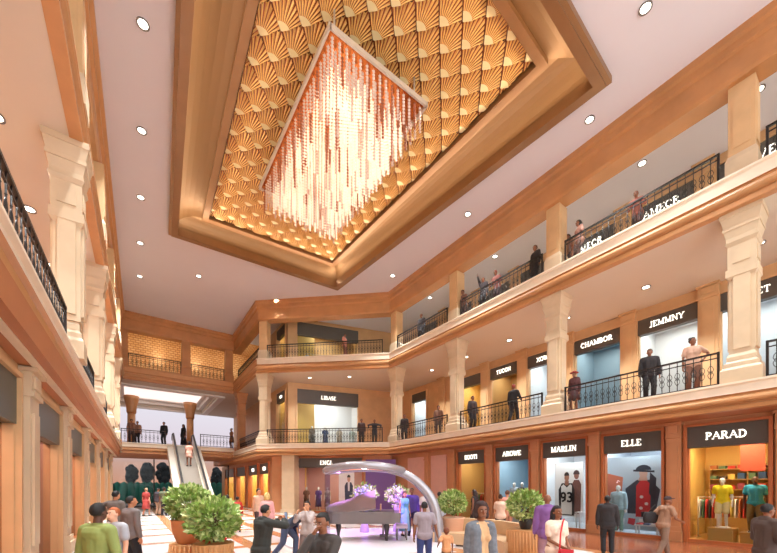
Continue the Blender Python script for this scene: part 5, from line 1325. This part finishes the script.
for k in range(6):
    x,y,_ = R_.p(5.87+6-.35+(k%3-1)*.25, -1.78+(k//3-.5)*.18, .43); c = [(206,40,54),(238,238,240),(170,60,70),(240,240,236),(90,110,150),(220,90,90)][k]
    t = thing('folded_garment', ['red','white','maroon','ivory','slate blue','coral'][k]+' folded garment on the low table in the ELLE window', 'folded garment', (x,y,.43), R_.angle()); mb = MB(); mb.box((-.1,-.08,0),(.1,.08,.045)); mb.build('cloth_stack', cloth(c), t); mb = MB(); mb.box((-.1,-.08,.046),(.1,-.02,.062)); mb.build('collar', cloth(c), t)
rail(R_, 11.25+6, -3.7, 1.6, 12, 'rail at the back of the AROWE shop'); rail(R_, 13.95+6, -3.4, 1.6, 14, 'rail at the back of the BOOTI shop'); rail(R_, 13.95+6+.1, -2.3, 1.3, 9, 'front rail in the BOOTI window')
# corner shop behind the piano
NCo = math.atan2(C_.n.y, C_.n.x)-PI/2
for px, c, b, lab in ((306,(150,110,90),(96,70,60),'brown'),(318,(124,90,160),(90,70,120),'violet'),(327,(226,206,190),(170,140,120),'ivory')):
    mannequin(C_, on_frame(C_,-2.2,px), -2.2, .06, 'mannequin in %s in the ENGL window' % lab, NCo, H=1.85, top='tee', tc=c, bottom='dress', bc=b, female=True, hem=.3)
def paint_man(shape, oval, mb, mats, w, h):
    shape([(-.5,0),(.5,0),(.5,1),(-.5,1)], (244,240,240)); shape([(-.1,.1),(.4,.1),(.42,.55),(.3,.66),(.0,.66),(-.12,.55)], (54,60,84)); shape([(.1,.4),(.2,.4),(.22,.66),(.08,.66)], (226,226,232)); oval(.15,.76,.1,.1,(206,160,140)); oval(.15,.8,.11,.08,(50,40,40),0,180)
poster(C_, on_frame(C_,-1.08,346), -1.08, 1.15, 2.5, .6, 'white poster of a person in a dark jacket behind the arch', paint_man)
# first gallery corner shop and others
for k,u in enumerate((.8,1.9,3.1,4.2)):
    mannequin(B1, B1.len-1.2-u, -.9, Z1+.06, 'mannequin in the LIBASE window, %s from the left' % ORD[k], math.atan2(B1.n.y,B1.n.x)-PI/2, H=1.9, top='tee', tc=[(120,104,90),(70,84,120),(206,190,170),(196,210,206)][k], bottom='dress', bc=[(90,80,70),(60,70,100),(170,150,130),(214,220,220)][k], female=True, hem=.35)
def big_garments():
    for k in range(9):
        c = [(190,190,200),(206,206,210),(196,44,54),(176,168,110),(186,178,120),(60,54,56),(150,96,70),(214,120,100),(80,70,70)][k]
        x,y,_ = B1.p(B1.len-1.6-k*.5, -.8, 0); mb = MB(); q = [(-.2,.5),(-.24,-.75),(.24,-.75),(.2,.5),(.08,.58),(-.08,.58)]; n_ = 6
        mb.add([(a,-.05,b) for a,b in q]+[(a,.05,b) for a,b in q], [tuple(range(n_)), tuple(range(2*n_-1,n_-1,-1))]+[(i,(i+1)%n_,n_+(i+1)%n_,n_+i) for i in range(n_)])
        mb.tube([(0,0,.58),(0,0,.7)], .01, 5)
        o = mb.build('garment', cloth(c)); o.location = (x,y,Z2+1.0); o.rotation_euler.z = B1.angle()
        tag(o, 'hanging garment in the second gallery corner window, %s from the left' % ORD[k], 'garment', 'garments in the second gallery corner window')
    s0 = B1.len-1.6-2; x,y,_ = B1.p(s0,-.8,0)
    t = thing('clothes_rail', 'long rail in the second gallery corner window', 'clothes rail', (x,y,Z2), B1.angle()); mb = MB(); mb.tube([(-2.3,0,1.71),(2.3,0,1.71)], .02); mb.build('bar', SILV, t)
    for a in (-1,1): mb = MB(); mb.tube([(a*2.27,0,.03),(a*2.27,0,1.71)], .02); mb.build('upright', SILV, t)
big_garments()
flush()
